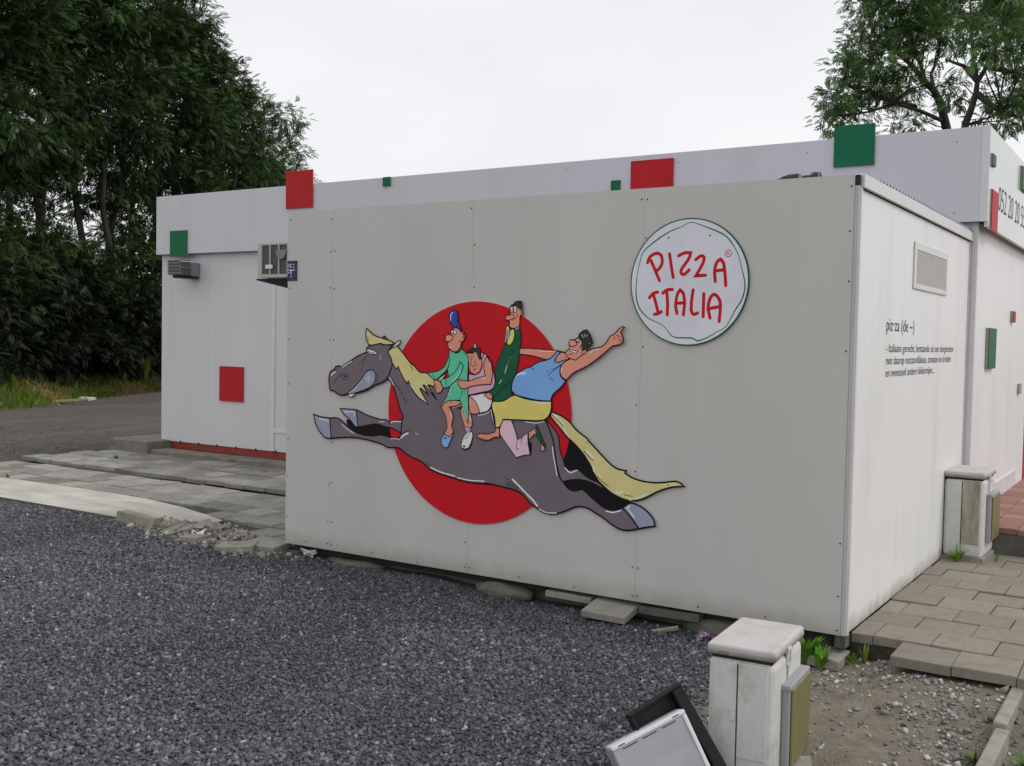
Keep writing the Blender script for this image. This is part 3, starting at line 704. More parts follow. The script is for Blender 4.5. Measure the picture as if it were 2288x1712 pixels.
plaque_x(3.91, 4.30, 1.405, 1.755, 0.05, 'paint_green', 'green square plaque on the white end wall', 0.03)
plaque_x(5.28, 5.43, 1.832, 1.94, 0.05, 'paint_red', 'tiny red plaque on the end wall by the door', 0.03)

# ------------------------------------------------------------------ wall equipment
ac = tag(empty('air_conditioner', (-4.4, 0.4, 1.95)), 'beige air conditioner with brown grille jutting from the annex side', 'air conditioner')
def Ac(o): return part_at(o, ac)
Ac(box('case', -4.745, -4.215, 0.22, 0.75, 2.03, 2.298, 'ac_case', None, 0.006))
gr = Ac(box('grille', -4.702, -4.23, 0.2105, 0.2195, 2.055, 2.284, 'ac_grille'))
for i in range(18):
    f = box('fin', -4.7, -4.232, 0.2075, 0.2103, 2.059 + i * 0.0125, 2.063 + i * 0.0125, 'flue_grey'); f.parent = gr
for x in (-4.611, -4.515, -4.42, -4.33):
    Ac(box('grille_bar', x - 0.006, x + 0.006, 0.199, 0.2074, 2.05, 2.289, 'ac_case'))
for a in ((-4.745, -4.703, 0.200, 0.2195, 2.03, 2.298), (-4.7025, -4.215, 0.2005, 0.2195, 2.0305, 2.0545), (-4.7025, -4.215, 0.2005, 0.2195, 2.2845, 2.2985)):
    Ac(box('grille_frame', *a, 'ac_case'))
Ac(box('label_plate', -4.655, -4.577, 0.194, 0.1985, 2.098, 2.13, 'sign_white'))
disc_v = [(-4.485 + 0.052 * math.cos(t), 2.222 + 0.052 * math.sin(t)) for t in [math.pi + i * math.pi / 12 for i in range(13)]] + [(-4.43, 2.245), (-4.55, 2.24)]
V, F, M = [], [], []
add_flat(V, F, M, disc_v, [tuple(range(len(disc_v)))], 0.1935, 0)
o = Ac(poly('fan_cover', V, F, 'flue_box')); o.modifiers.new('thickness', 'SOLIDIFY').thickness = 0.004
for y in (0.26, 0.70):
    V = [(-4.80, y, 2.012), (-4.80, y, 2.024), (-4.215, y, 2.024), (-4.215, y, 1.90)]
    o = Ac(poly('bracket', V, [(0, 1, 2, 3)], 'black_plastic')); o.modifiers.new('thickness', 'SOLIDIFY').thickness = 0.02
Ac(box('bracket_rail', -4.235, -4.215, 0.23, 0.26, 1.2, 1.90, 'black_plastic'))
plate = tag(box('marker_plate', -4.213, -4.115, -0.0075, -0.002, 1.986, 2.136, 'sign_blue', None, 0.0018), 'small dark blue pipe marker plate at the left edge of the grey wall', 'sign')
def mk(x0, x1, z0, z1):
    f = box('marking', x0, x1, -0.0088, -0.0078, z0, z1, 'sign_white'); f.parent = plate
mk(-4.210, -4.134, 2.062, 2.0685); mk(-4.1775, -4.168, 2.034, 2.0618)
for x, z in ((-4.172, 2.108), (-4.172, 2.088), (-4.146, 2.106), (-4.144, 2.086), (-4.197, 2.046), (-4.172, 2.017)):
    mk(x - 0.0045, x + 0.0045, z - 0.005, z + 0.005)
f = text_mesh('marking', '5J', 0.030, 0.022, 'sign_white', None, lambda u, v: Vector((-4.209 + u, -0.0086, 2.089 + v)), 0.0); f.parent = plate
fl = tag(empty('flue_terminal', (-9.2, 3.3, 2.25)), 'grey caged flue terminal under the green plaque at the far left', 'vent')
def Fl(o): return part_at(o, fl)
Fl(box('wall_box', -9.30, -9.108, 3.215, 3.362, 2.26, 2.463, 'flue_box', None, 0.012, 2))
Fl(box('hood', -9.33, -9.100, 3.04, 3.212, 2.30, 2.490, 'flue_grey', None, 0.006))
for i in range(8):
    z = 2.322 + i * 0.0205
    Fl(box('louvre', -9.335, -9.098, 3.030, 3.0395, z, z + 0.007, 'ac_grille' if i % 2 else 'flue_box'))
for i in range(7):
    y = 3.055 + i * 0.023
    Fl(box('cage_bar', -9.0995, -9.092, y, y + 0.006, 2.305, 2.462, 'ac_grille'))
Fl(box('cage_rim', -9.0995, -9.089, 3.04, 3.212, 2.385, 2.392, 'flue_box')); Fl(box('cage_rim', -9.0995, -9.089, 3.04, 3.212, 2.463, 2.472, 'pale_trim'))
Fl(box('drip_tray', -9.27, -9.105, 3.06, 3.34, 2.262, 2.2985, 'black_plastic', None, 0.008))

# outlines of the painted shapes, millimetres along the wall and up
MURAL = [
 ('horse_cutout', 'leg', 'G', 6, '-3507,1052 -3405,1019 -3265,992 -3236,998 -3203,986 -3191,968 -3159,992 -3083,1002 -3090,911 -3191,944 -3239,943 -3280,957 -3338,959 -3421,941 -3488,929', [('w', 5, '-3293,982 -3264,976 -3244,985'), ('w', 7, '-3187,974 -3159,988 -3091,991')]),
 ('leg', 'hoof', 'H', 6, '-3660,1053 -3507,1052 -3488,929 -3511,928 -3573,983 -3625,1013', [('w', 6, '-3621,1031 -3523,1033 -3524,1006')]),
 ('horse_cutout', 'leg_shadow', 'k', 0, '-3603,975 -3573,977 -3509,928 -3479,930 -3404,943 -3330,959 -3272,958 -3199,943 -3183,873 -3254,885 -3279,885 -3353,873 -3444,874 -3521,893 -3590,940', []),
 ('horse_cutout', 'leg', 'G', 5, '-1910,1070 -1868,1032 -1823,978 -1812,919 -1801,866 -1778,819 -1771,792 -1737,766 -1675,776 -1632,745 -1577,718 -1523,704 -1486,673 -1426,642 -1312,604 -1349,571 -1485,626 -1606,673 -1728,688 -1790,683 -1831,809 -1873,969', [('w', 7, '-1768,778 -1730,750 -1678,769')]),
 ('horse_cutout', 'leg_shadow', 'k', 0, '-1741,956 -1704,937 -1654,898 -1623,858 -1591,813 -1566,767 -1523,706 -1577,717 -1632,744 -1672,776 -1736,760 -1768,787 -1782,819 -1758,880', []),
 ('horse_cutout', 'body', 'G', 7, '-3218,1308 -3176,1253 -3139,1173 -3105,1081 -3074,1027 -3086,999 -3090,911 -3093,894 -3110,874 -3169,873 -3254,885 -3279,885 -3353,873 -3445,876 -3521,895 -3598,935 -3650,965 -3690,982 -3759,978 -3744,829 -3640,843 -3520,851 -3402,843 -3302,828 -3253,818 -3220,802 -3164,804 -3107,804 -3051,774 -2988,747 -2909,726 -2885,709 -2839,682 -2762,658 -2648,637 -2537,620 -2427,618 -2341,622 -2381,624 -2298,620 -2216,610 -2114,595 -2068,569 -2015,524 -1963,497 -1911,477 -1860,473 -1810,483 -1749,508 -1688,536 -1639,544 -1590,536 -1542,514 -1493,493 -1445,466 -1404,445 -1362,431 -1316,431 -1242,450 -1272,486 -1307,523 -1354,565 -1401,582 -1485,626 -1606,673 -1691,686 -1784,689 -1797,704 -1817,745 -1831,809 -1845,884 -1859,948 -1886,1012 -1919,1069 -1937,1087 -2147,1107 -2348,1123 -2503,1097 -2669,1125 -2607,1149 -2684,1254 -2789,1244 -2928,1281 -3087,1375 -3169,1497', [('k', 5, '-3072,1028 -3087,999 -3090,911'), ('w', 9, '-2831,692 -2739,666 -2619,649'), ('w', 7, '-2604,641 -2500,632 -2377,637'), ('w', 7, '-1861,905 -1854,851 -1843,808 -1823,723'), ('w', 12, '-2162,671 -2102,626 -2042,580 -1996,546 -1963,510'), ('w', 6, '-1953,498 -1898,479 -1820,484'), ('w', 13, '-3093,874 -3069,897 -3026,914'), ('k', 4, '-3093,895 -3062,919 -3015,934'), ('k', 4, '-2987,925 -2963,910'), ('w', 4, '-2971,919 -2938,909'), ('w', 5, '-2651,1110 -2617,1118 -2580,1134'), ('w', 5, '-2441,1070 -2385,1082 -2347,1103'), ('w', 6, '-2072,1051 -1988,1047 -1926,1061'), ('k', 4, '-3177,1284 -3124,1230 -3083,1176'), ('k', 4, '-3079,1164 -3046,1125'), ('w', 6, '-3209,1296 -3185,1272 -3164,1241'), ('w', 5, '-3646,942 -3589,905 -3521,880'), ('w', 5, '-3185,864 -3141,869 -3101,862'), ('k', 3, '-2223,684 -2174,654 -2104,616 -2055,576'), ('k', 3, '-2212,656 -2204,615'), ('k', 3, '-2199,651 -2191,612'), ('k', 3, '-2186,647 -2178,609'), ('k', 3, '-2173,643 -2165,605'), ('k', 3, '-2160,639 -2153,602'), ('k', 3, '-2147,634 -2140,599'), ('k', 3, '-2134,630 -2127,596'), ('k', 3, '-2121,626 -2114,592'), ('k', 3, '-2890,722 -2884,709'), ('k', 3, '-2877,719 -2871,706'), ('k', 3, '-2865,716 -2859,702'), ('k', 3, '-2852,712 -2847,699')]),
 ('body', 'leg_shadow', 'k', 0, '-1784,689 -1729,707 -1656,716 -1583,707 -1510,682 -1427,647 -1309,604 -1360,562 -1400,542 -1471,543 -1543,583 -1592,615 -1639,648 -1666,638 -1702,631 -1740,641 -1765,663', [('w', 8, '-1471,535 -1423,530 -1365,548')]),
 ('body', 'hoof', 'H', 7, '-1242,450 -1191,464 -1135,478 -1142,505 -1165,539 -1206,571 -1252,592 -1309,599 -1354,565 -1307,523 -1272,486', [('w', 9, '-1303,582 -1325,568 -1296,540 -1275,514')]),
 ('body', 'hoof', 'H', 7, '-3922,996 -3861,983 -3759,976 -3744,829 -3805,832 -3859,874 -3900,931', [('w', 7, '-3865,965 -3772,958')]),
 ('horse_cutout', 'tail', 'Y', 7, '-1876,1126 -1826,1113 -1776,1091 -1732,1062 -1700,1029 -1657,999 -1611,973 -1607,963 -1552,916 -1497,868 -1449,829 -1401,802 -1337,794 -1346,780 -1302,758 -1244,743 -1176,738 -1104,742 -1054,752 -1005,759 -978,751 -956,733 -999,729 -1053,716 -1119,690 -1196,646 -1252,623 -1315,614 -1379,628 -1438,651 -1486,684 -1523,712 -1560,762 -1585,808 -1623,858 -1660,898 -1710,940 -1760,977 -1811,1027 -1882,1099', [('w', 10, '-1860,1111 -1819,1081 -1774,1043'), ('w', 8, '-1786,1029 -1761,993 -1742,972'), ('k', 4, '-1876,1110 -1825,1075 -1780,1037'), ('w', 13, '-1618,898 -1584,872 -1565,852'), ('k', 4, '-1633,893 -1605,867 -1565,839'), ('k', 4, '-1641,875 -1617,858'), ('w', 12, '-1527,754 -1512,737'), ('k', 4, '-1536,746 -1499,712 -1454,691'), ('w', 8, '-1567,804 -1557,768'), ('w', 9, '-1406,660 -1380,654 -1354,665'), ('w', 7, '-1312,618 -1253,636 -1191,669'), ('k', 3, '-1351,647 -1310,643 -1287,643'), ('k', 8, '-1062,733 -1056,732'), ('k', 6, '-1618,950 -1613,949')]),
 ('horse_cutout', 'mane', 'Y', 6, '-3221,1474 -3181,1506 -3145,1520 -3089,1474 -3024,1408 -2976,1378 -2937,1343 -2867,1336 -2813,1304 -2775,1287 -2804,1243 -2850,1257 -2862,1253 -2783,1156 -2889,1252 -2904,1253 -2856,1186 -2923,1232 -2931,1226 -2859,1125 -2941,1167 -2997,1223 -3033,1277 -3045,1258 -3085,1306 -3126,1374 -3142,1354 -3183,1403 -3208,1440', [('w', 5, '-3017,1253 -2949,1185 -2871,1136'), ('k', 4, '-3020,1395 -2992,1350'), ('w', 7, '-3168,1460 -3152,1448')]),
 ('horse_cutout', 'head', 'G', 7, '-3393,1515 -3283,1533 -3181,1519 -3221,1474 -3192,1434 -3179,1384 -3198,1334 -3229,1282 -3278,1255 -3343,1234 -3392,1206 -3450,1185 -3526,1169 -3593,1162 -3645,1149 -3679,1155 -3723,1179 -3758,1181 -3769,1223 -3773,1282 -3752,1322 -3721,1336 -3709,1356 -3679,1363 -3653,1354 -3614,1378 -3547,1412 -3480,1446 -3413,1467 -3418,1492', [('k', 4, '-3724,1225 -3711,1251 -3682,1282 -3647,1302'), ('k', 3, '-3421,1441 -3445,1389 -3469,1331'), ('k', 3, '-3401,1451 -3446,1415 -3487,1385'), ('w', 6, '-3650,1348 -3606,1375 -3555,1400'), ('k', 14, '-3620,1295 -3616,1281'), ('k', 3, '-3643,1293 -3630,1306 -3605,1307 -3587,1288 -3604,1265 -3634,1267 -3643,1293'), ('w', 9, '-3751,1289 -3734,1306 -3708,1318'), ('k', 4, '-3713,1326 -3700,1340'), ('k', 4, '-3282,1520 -3262,1524 -3266,1511'), ('w', 4, '-3289,1451 -3285,1413'), ('k', 4, '-3316,1317 -3311,1286 -3323,1260')]),
 ('head', 'mouth', 'H', 5, '-3594,1165 -3526,1213 -3460,1274 -3427,1320 -3386,1341 -3345,1338 -3328,1310 -3331,1272 -3359,1233 -3409,1206 -3492,1180 -3551,1164', [('w', 3, '-3398,1321 -3394,1244'), ('w', 3, '-3435,1281 -3356,1281'), ('w', 2, '-3419,1301 -3372,1261'), ('w', 2, '-3373,1302 -3418,1259'), ('w', 4, '-3577,1169 -3526,1201 -3451,1268')]),
 ('head', 'tooth', 'w', 4, '-3593,1158 -3517,1170 -3538,1149 -3559,1138', []),
 ('head', 'eye', 'w', 4, '-3414,1492 -3364,1485 -3318,1468 -3326,1455 -3380,1457 -3413,1470', [('k', 3, '-3414,1482 -3384,1468 -3339,1465'), ('k', 4, '-3401,1478 -3395,1475')]),
 ('head', 'ear', 'w', 5, '-3181,1510 -3126,1553 -3106,1555 -3114,1536 -3169,1502', []),
 ('head', 'forelock', 'Y', 6, '-3419,1638 -3424,1581 -3402,1530 -3381,1517 -3283,1533 -3258,1524 -3177,1528 -3165,1538 -3226,1559 -3292,1573 -3358,1594', [('k', 3, '-3415,1581 -3390,1556'), ('k', 3, '-3415,1562 -3394,1543'), ('k', 10, '-3271,1574 -3251,1583 -3234,1565')]),
 ('horse_cutout', 'rider_arm', 'S', 4, '-2124,1522 -2041,1524 -1931,1519 -1853,1515 -1776,1504 -1758,1459 -1798,1432 -1858,1467 -1912,1455 -1966,1466 -2040,1480 -2124,1486', [('w', 4, '-1986,1511 -1919,1507 -1859,1509')]),
 ('horse_cutout', 'rider_green', 'D', 4, '-2233,1557 -2269,1476 -2298,1416 -2310,1360 -2308,1300 -2351,1239 -2355,1225 -2322,1188 -2310,1173 -2240,1176 -2176,1208 -2175,1229 -2176,1305 -2150,1353 -2132,1433 -2119,1526 -2113,1593 -2127,1660 -2166,1638 -2207,1642', [('w', 5, '-2188,1474 -2216,1409 -2233,1358'), ('w', 5, '-2257,1317 -2275,1289'), ('k', 3, '-2184,1520 -2178,1499'), ('k', 3, '-2168,1508 -2181,1491 -2216,1409'), ('k', 3, '-2246,1358 -2250,1341 -2300,1292'), ('k', 3, '-2150,1353 -2248,1256 -2322,1193')]),
 ('rider_green', 'collar', 'B', 2, '-2164,1649 -2127,1662 -2127,1651 -2159,1638', []),
 ('rider_green', 'lapel', 'L', 3, '-2227,1665 -2212,1667 -2202,1642 -2216,1625 -2220,1583 -2235,1555 -2240,1561 -2233,1599', []),
 ('rider_green', 'tie', 'B', 3, '-2219,1633 -2199,1642 -2196,1625 -2220,1570 -2226,1583', []),
 ('rider_green', 'face', 'S', 4, '-2203,1697 -2205,1659 -2177,1651 -2147,1655 -2127,1668 -2126,1714 -2124,1731 -2109,1739 -2102,1756 -2110,1773 -2120,1777 -2115,1789 -2140,1798 -2160,1802 -2190,1798 -2203,1789 -2202,1751 -2199,1743 -2229,1728 -2239,1715 -2228,1703', [('k', 3, '-2139,1747 -2146,1726 -2168,1710 -2188,1704'), ('k', 3, '-2125,1764 -2115,1768 -2109,1756 -2122,1743')]),
 ('rider_green', 'hair', 'N', 3, '-2200,1798 -2175,1810 -2161,1825 -2131,1829 -2114,1827 -2110,1798 -2110,1773 -2120,1777 -2140,1789 -2150,1800 -2180,1801', []),
 ('rider_green', 'nose', 'S', 3, '-2234,1724 -2194,1741 -2171,1737 -2167,1722 -2188,1709 -2218,1703 -2238,1711', [('w', 4, '-2226,1724 -2214,1729')]),
 ('rider_green', 'lens', 'w', 3, '-2175,1796 -2153,1796 -2153,1756 -2173,1756', [('k', 4, '-2167,1772 -2163,1768'), ('k', 3, '-2152,1787 -2115,1773')]),
 ('rider_green', 'lens', 'w', 3, '-2200,1789 -2179,1793 -2179,1758 -2197,1754', [('k', 4, '-2190,1768 -2186,1765')]),
 ('rider_green', 'lapel', 'L', 3, '-2192,1642 -2177,1649 -2166,1638 -2163,1609 -2175,1567 -2194,1543 -2215,1545 -2220,1562 -2206,1600', [('k', 2, '-2199,1617 -2191,1604')]),
 ('horse_cutout', 'rider_pink', 'P', 4, '-2520,1344 -2465,1339 -2426,1364 -2411,1404 -2417,1446 -2408,1477 -2387,1479 -2339,1427 -2328,1385 -2317,1351 -2308,1300 -2315,1266 -2351,1239 -2402,1228 -2523,1201 -2526,1248 -2519,1292', [('w', 5, '-2402,1472 -2382,1469')]),
 ('rider_pink', 'leg', 'S', 4, '-2577,1116 -2515,1156 -2502,1083 -2490,1051 -2484,1005 -2495,984 -2546,988 -2563,1028 -2579,1074', [('w', 6, '-2502,1064 -2500,1032')]),
 ('rider_pink', 'leg', 'S', 4, '-2516,1195 -2488,1185 -2459,1159 -2436,1123 -2427,1087 -2474,1077 -2502,1083 -2515,1133', []),
 ('rider_pink', 'briefs', 'w', 4, '-2513,1198 -2444,1210 -2377,1224 -2339,1210 -2326,1188 -2337,1137 -2364,1104 -2424,1087 -2436,1123 -2459,1159 -2488,1185', [('k', 5, '-2457,1198 -2454,1195'), ('k', 3, '-2399,1214 -2388,1192')]),
 ('rider_pink', 'sock', 'P', 3, '-2548,990 -2495,984 -2497,963 -2483,959 -2528,952 -2545,969', [('k', 2, '-2545,974 -2500,972')]),
 ('rider_pink', 'shoe_sole', 'k', 0, '-2480,955 -2475,930 -2484,885 -2500,847 -2531,831 -2562,836 -2571,856 -2537,840 -2498,880', []),
 ('rider_pink', 'shoe', 'w', 3, '-2483,959 -2479,932 -2492,885 -2509,851 -2537,840 -2565,845 -2571,865 -2550,927 -2528,952', [('k', 3, '-2494,959 -2532,905'), ('k', 3, '-2528,947 -2544,904'), ('k', 9, '-2557,857 -2537,856')]),
 ('rider_pink', 'face', 'S', 4, '-2539,1482 -2489,1483 -2481,1492 -2460,1495 -2438,1450 -2417,1446 -2414,1404 -2426,1369 -2465,1339 -2515,1361 -2522,1422', [('k', 3, '-2512,1444 -2491,1449'), ('k', 3, '-2491,1457 -2475,1462'), ('k', 3, '-2517,1457 -2502,1461'), ('k', 3, '-2496,1444 -2506,1409 -2495,1395 -2474,1397 -2467,1419 -2475,1436'), ('k', 5, '-2481,1371 -2471,1376 -2466,1383'), ('k', 2, '-2516,1372 -2500,1371'), ('k', 2, '-2515,1364 -2500,1364'), ('k', 3, '-2458,1411 -2453,1398'), ('k', 3, '-2468,1361 -2463,1359')]),
 ('rider_pink', 'ear', 'S', 3, '-2426,1485 -2408,1490 -2401,1468 -2417,1442', []),
 ('rider_pink', 'hair', 'N', 3, '-2542,1489 -2513,1513 -2482,1518 -2456,1527 -2435,1515 -2424,1485 -2428,1442 -2438,1446 -2455,1493 -2481,1490 -2492,1479 -2497,1492', []),
 ('rider_pink', 'hair_tuft', 'w', 2, '-2480,1552 -2466,1536 -2461,1518 -2477,1518', []),
 ('rider_green', 'hand', 'S', 4, '-2389,1215 -2350,1228 -2329,1214 -2324,1195 -2341,1179 -2370,1195', []),
 ('horse_cutout', 'rider_mint', 'M', 4, '-2682,1501 -2652,1488 -2609,1487 -2582,1507 -2539,1482 -2528,1448 -2524,1400 -2528,1335 -2526,1248 -2519,1162 -2517,1110 -2518,1010 -2557,1095 -2583,1150 -2589,1166 -2634,1161 -2669,1160 -2704,1144 -2744,1111 -2737,1134 -2704,1175 -2679,1223 -2674,1247 -2681,1312 -2695,1369 -2686,1444', [('w', 4, '-2692,1189 -2673,1216 -2668,1238'), ('w', 4, '-2563,1116 -2530,1039'), ('k', 3, '-2571,1246 -2576,1203 -2589,1167'), ('k', 3, '-2555,1238 -2552,1204'), ('k', 3, '-2571,1486 -2544,1478'), ('k', 4, '-2662,1479 -2660,1477'), ('k', 4, '-2608,1463 -2606,1461'), ('k', 4, '-2651,1440 -2649,1438'), ('k', 4, '-2618,1419 -2616,1417'), ('k', 4, '-2671,1387 -2669,1385'), ('k', 4, '-2639,1401 -2637,1399'), ('k', 4, '-2570,1412 -2567,1410'), ('k', 4, '-2549,1464 -2547,1462'), ('k', 4, '-2647,1243 -2644,1241'), ('k', 4, '-2614,1218 -2612,1216'), ('k', 4, '-2656,1181 -2654,1179'), ('k', 4, '-2618,1179 -2616,1177'), ('k', 4, '-2546,1321 -2544,1319'), ('k', 4, '-2562,1282 -2559,1280'), ('k', 4, '-2626,1288 -2624,1286'), ('k', 4, '-2542,1369 -2540,1367'), ('k', 4, '-2606,1358 -2604,1356')]),
 ('rider_mint', 'leg', 'S', 4, '-2744,1107 -2721,1136 -2686,1155 -2623,1162 -2583,1157 -2577,1144 -2622,1123 -2677,1115 -2650,1079 -2641,1047 -2654,986 -2639,959 -2642,940 -2670,912 -2717,930 -2694,960 -2692,1002 -2708,1057 -2732,1094', [('w', 6, '-2662,1076 -2655,1046')]),
 ('rider_mint', 'slipper', 'B', 4, '-2717,930 -2670,912 -2642,940 -2636,940 -2658,892 -2683,839 -2709,837 -2733,854 -2739,886', [('k', 5, '-2716,904 -2693,901'), ('k', 4, '-2705,910 -2704,893')]),
 ('rider_mint', 'sleeve', 'M', 4, '-2686,1461 -2704,1412 -2726,1381 -2780,1353 -2852,1341 -2857,1328 -2812,1298 -2790,1293 -2752,1323 -2695,1373 -2678,1439', [('k', 3, '-2824,1342 -2812,1321 -2795,1299')]),
 ('rider_mint', 'sleeve', 'M', 4, '-2594,1424 -2609,1380 -2649,1340 -2702,1309 -2743,1303 -2751,1279 -2728,1244 -2687,1246 -2647,1278 -2595,1324 -2564,1395', [('k', 3, '-2710,1302 -2704,1276 -2696,1250'), ('w', 4, '-2658,1287 -2616,1319 -2585,1364')]),
 ('rider_mint', 'mane_strand', 'Y', 3, '-2779,1291 -2757,1309 -2719,1335 -2716,1324 -2751,1287', []),
 ('rider_mint', 'hand', 'S', 4, '-2809,1290 -2768,1291 -2751,1274 -2731,1240 -2739,1222 -2766,1203 -2785,1206 -2802,1237', [('k', 3, '-2803,1263 -2786,1262'), ('k', 3, '-2800,1250 -2783,1249'), ('k', 3, '-2797,1237 -2780,1235')]),
 ('rider_mint', 'face', 'S', 4, '-2634,1652 -2666,1636 -2673,1610 -2676,1597 -2708,1601 -2722,1574 -2708,1557 -2691,1553 -2696,1535 -2679,1505 -2652,1490 -2620,1489 -2593,1516 -2583,1555 -2562,1568 -2555,1599 -2569,1625 -2590,1624 -2604,1642', [('k', 5, '-2587,1616 -2569,1612 -2566,1594 -2573,1577'), ('w', 5, '-2688,1522 -2671,1519'), ('k', 3, '-2589,1568 -2602,1559 -2597,1550')]),
 ('rider_mint', 'collar', 'M', 4, '-2652,1488 -2609,1489 -2585,1524 -2581,1512 -2598,1489 -2625,1480', []),
 ('rider_mint', 'nose', 'S', 4, '-2708,1600 -2681,1603 -2654,1595 -2654,1575 -2675,1558 -2702,1555 -2719,1570', [('w', 5, '-2708,1583 -2697,1592')]),
 ('rider_mint', 'eye', 'w', 3, '-2649,1630 -2631,1635 -2622,1620 -2630,1604 -2644,1606 -2652,1619', [('k', 5, '-2637,1613 -2634,1611')]),
 ('rider_mint', 'eye', 'w', 3, '-2668,1632 -2652,1637 -2652,1615 -2662,1608 -2671,1617', [('k', 5, '-2659,1615 -2657,1613')]),
 ('rider_mint', 'cap', 'C', 4, '-2650,1654 -2678,1689 -2689,1724 -2684,1754 -2658,1770 -2625,1763 -2617,1733 -2619,1694 -2602,1672 -2585,1637 -2601,1637 -2623,1654', [('w', 6, '-2658,1756 -2674,1737 -2675,1698'), ('k', 3, '-2626,1689 -2621,1667 -2596,1637')]),
 ('rider_pink', 'arm', 'S', 4, '-2376,1465 -2350,1431 -2331,1385 -2327,1351 -2339,1282 -2429,1274 -2508,1258 -2550,1243 -2582,1246 -2604,1271 -2607,1297 -2599,1302 -2562,1299 -2519,1296 -2456,1316 -2384,1336 -2395,1383 -2396,1425', [('w', 5, '-2352,1422 -2338,1389'), ('w', 4, '-2415,1318 -2381,1323'), ('k', 3, '-2594,1300 -2583,1290')]),
 ('horse_cutout', 'rider_pointing', 'V', 5, '-1836,1511 -1815,1506 -1852,1462 -1855,1446 -1828,1439 -1799,1453 -1746,1464 -1798,1427 -1812,1401 -1811,1355 -1772,1326 -1806,1284 -1864,1235 -1878,1193 -1972,1194 -2058,1205 -2145,1222 -2174,1247 -2172,1295 -2148,1348 -2087,1387 -2026,1410 -1978,1437 -1918,1452 -1882,1466 -1859,1487', [('w', 12, '-2136,1349 -2111,1360 -2071,1364'), ('k', 3, '-2035,1402 -2001,1390'), ('k', 3, '-1804,1430 -1845,1405 -1880,1391'), ('k', 3, '-1898,1383 -1913,1377'), ('k', 3, '-1810,1422 -1880,1373 -1903,1352'), ('k', 3, '-1891,1342 -1861,1328')]),
 ('rider_pointing', 'cloth', 'R', 3, '-2237,1052 -2173,1054 -2145,995 -2122,929 -2044,979 -2043,925 -2025,842 -2077,833 -2130,814 -2257,956 -2263,983 -2253,1020', [('k', 3, '-2122,929 -2131,883 -2123,864 -2110,876'), ('k', 3, '-2090,949 -2095,904'), ('k', 3, '-2083,954 -2088,936'), ('w', 5, '-2127,825 -2077,842'), ('k', 2, '-2056,920 -2051,898')]),
 ('rider_pointing', 'cloth_shadow', 'k', 0, '-2037,930 -2016,914 -2020,842 -2027,839', []),
 ('rider_pointing', 'small_arm', 'S', 3, '-2039,984 -1982,1016 -1974,983 -1939,924 -1928,898 -1944,919 -1971,975 -1997,973 -2035,935', []),
 ('rider_pointing', 'strap', 'D', 3, '-1980,1036 -1907,899 -1917,899 -1981,974', []),
 ('rider_pointing', 'small_hand', 'S', 3, '-1944,915 -1917,899 -1914,881 -1932,869 -1945,879', []),
 ('rider_pointing', 'cloth', 'R', 3, '-2342,1123 -2328,1115 -2319,1075 -2301,1007 -2324,1052', []),
 ('rider_pointing', 'foot', 'S', 4, '-2296,996 -2266,998 -2262,937 -2305,934 -2343,914 -2387,911 -2437,926 -2443,946 -2416,952 -2360,951 -2295,971', [('k', 3, '-2427,945 -2424,931'), ('k', 3, '-2404,928 -2395,915'), ('k', 3, '-2382,925 -2376,914'), ('k', 3, '-2365,921 -2359,912')]),
 ('rider_pointing', 'shorts', 'T', 5, '-2321,1170 -2240,1176 -2176,1211 -2150,1219 -2070,1200 -1966,1190 -1873,1192 -1872,1152 -1884,1108 -1917,1075 -1978,1063 -2093,1061 -2237,1057 -2247,1029 -2268,1000 -2296,1001 -2300,1053 -2320,1111 -2329,1142', [('w', 7, '-2012,1183 -1960,1177 -1883,1182'), ('w', 8, '-2315,1148 -2312,1111')]),
 ('rider_pointing', 'chest', 'S', 3, '-1817,1498 -1776,1499 -1752,1464 -1799,1454 -1828,1440 -1851,1446 -1847,1462', []),
 ('rider_pointing', 'arm', 'S', 5, '-1746,1464 -1682,1486 -1626,1515 -1580,1532 -1524,1545 -1491,1571 -1464,1611 -1437,1624 -1404,1656 -1383,1671 -1369,1667 -1393,1637 -1375,1598 -1377,1573 -1402,1560 -1446,1552 -1473,1531 -1523,1490 -1589,1443 -1657,1406 -1715,1379 -1766,1331 -1802,1350 -1815,1391 -1804,1427', [('w', 6, '-1605,1501 -1580,1522 -1541,1532'), ('w', 7, '-1800,1407 -1803,1381'), ('k', 3, '-1436,1611 -1433,1587'), ('k', 3, '-1425,1621 -1403,1612'), ('k', 3, '-1414,1597 -1395,1612'), ('k', 3, '-1408,1587 -1386,1597'), ('k', 3, '-1402,1575 -1380,1585'), ('k', 4, '-1474,1576 -1471,1573')]),
 ('rider_pointing', 'face', 'S', 4, '-1685,1603 -1708,1587 -1743,1584 -1754,1566 -1748,1541 -1753,1525 -1776,1509 -1770,1479 -1740,1467 -1705,1458 -1665,1487 -1631,1503 -1626,1528 -1649,1538 -1662,1578', [('k', 3, '-1649,1523 -1660,1502 -1642,1497'), ('k', 3, '-1691,1582 -1685,1567 -1693,1567'), ('k', 3, '-1764,1489 -1723,1495')]),
 ('rider_pointing', 'teeth', 'w', 3, '-1750,1524 -1718,1518 -1686,1516 -1700,1499 -1741,1513', []),
 ('rider_pointing', 'nose', 'S', 4, '-1754,1566 -1743,1584 -1714,1583 -1696,1570 -1699,1552 -1725,1541 -1748,1548', [('w', 5, '-1746,1569 -1737,1576')]),
 ('rider_pointing', 'eye', 'w', 3, '-1703,1592 -1679,1588 -1682,1570 -1699,1577', [('k', 4, '-1691,1578 -1688,1576')]),
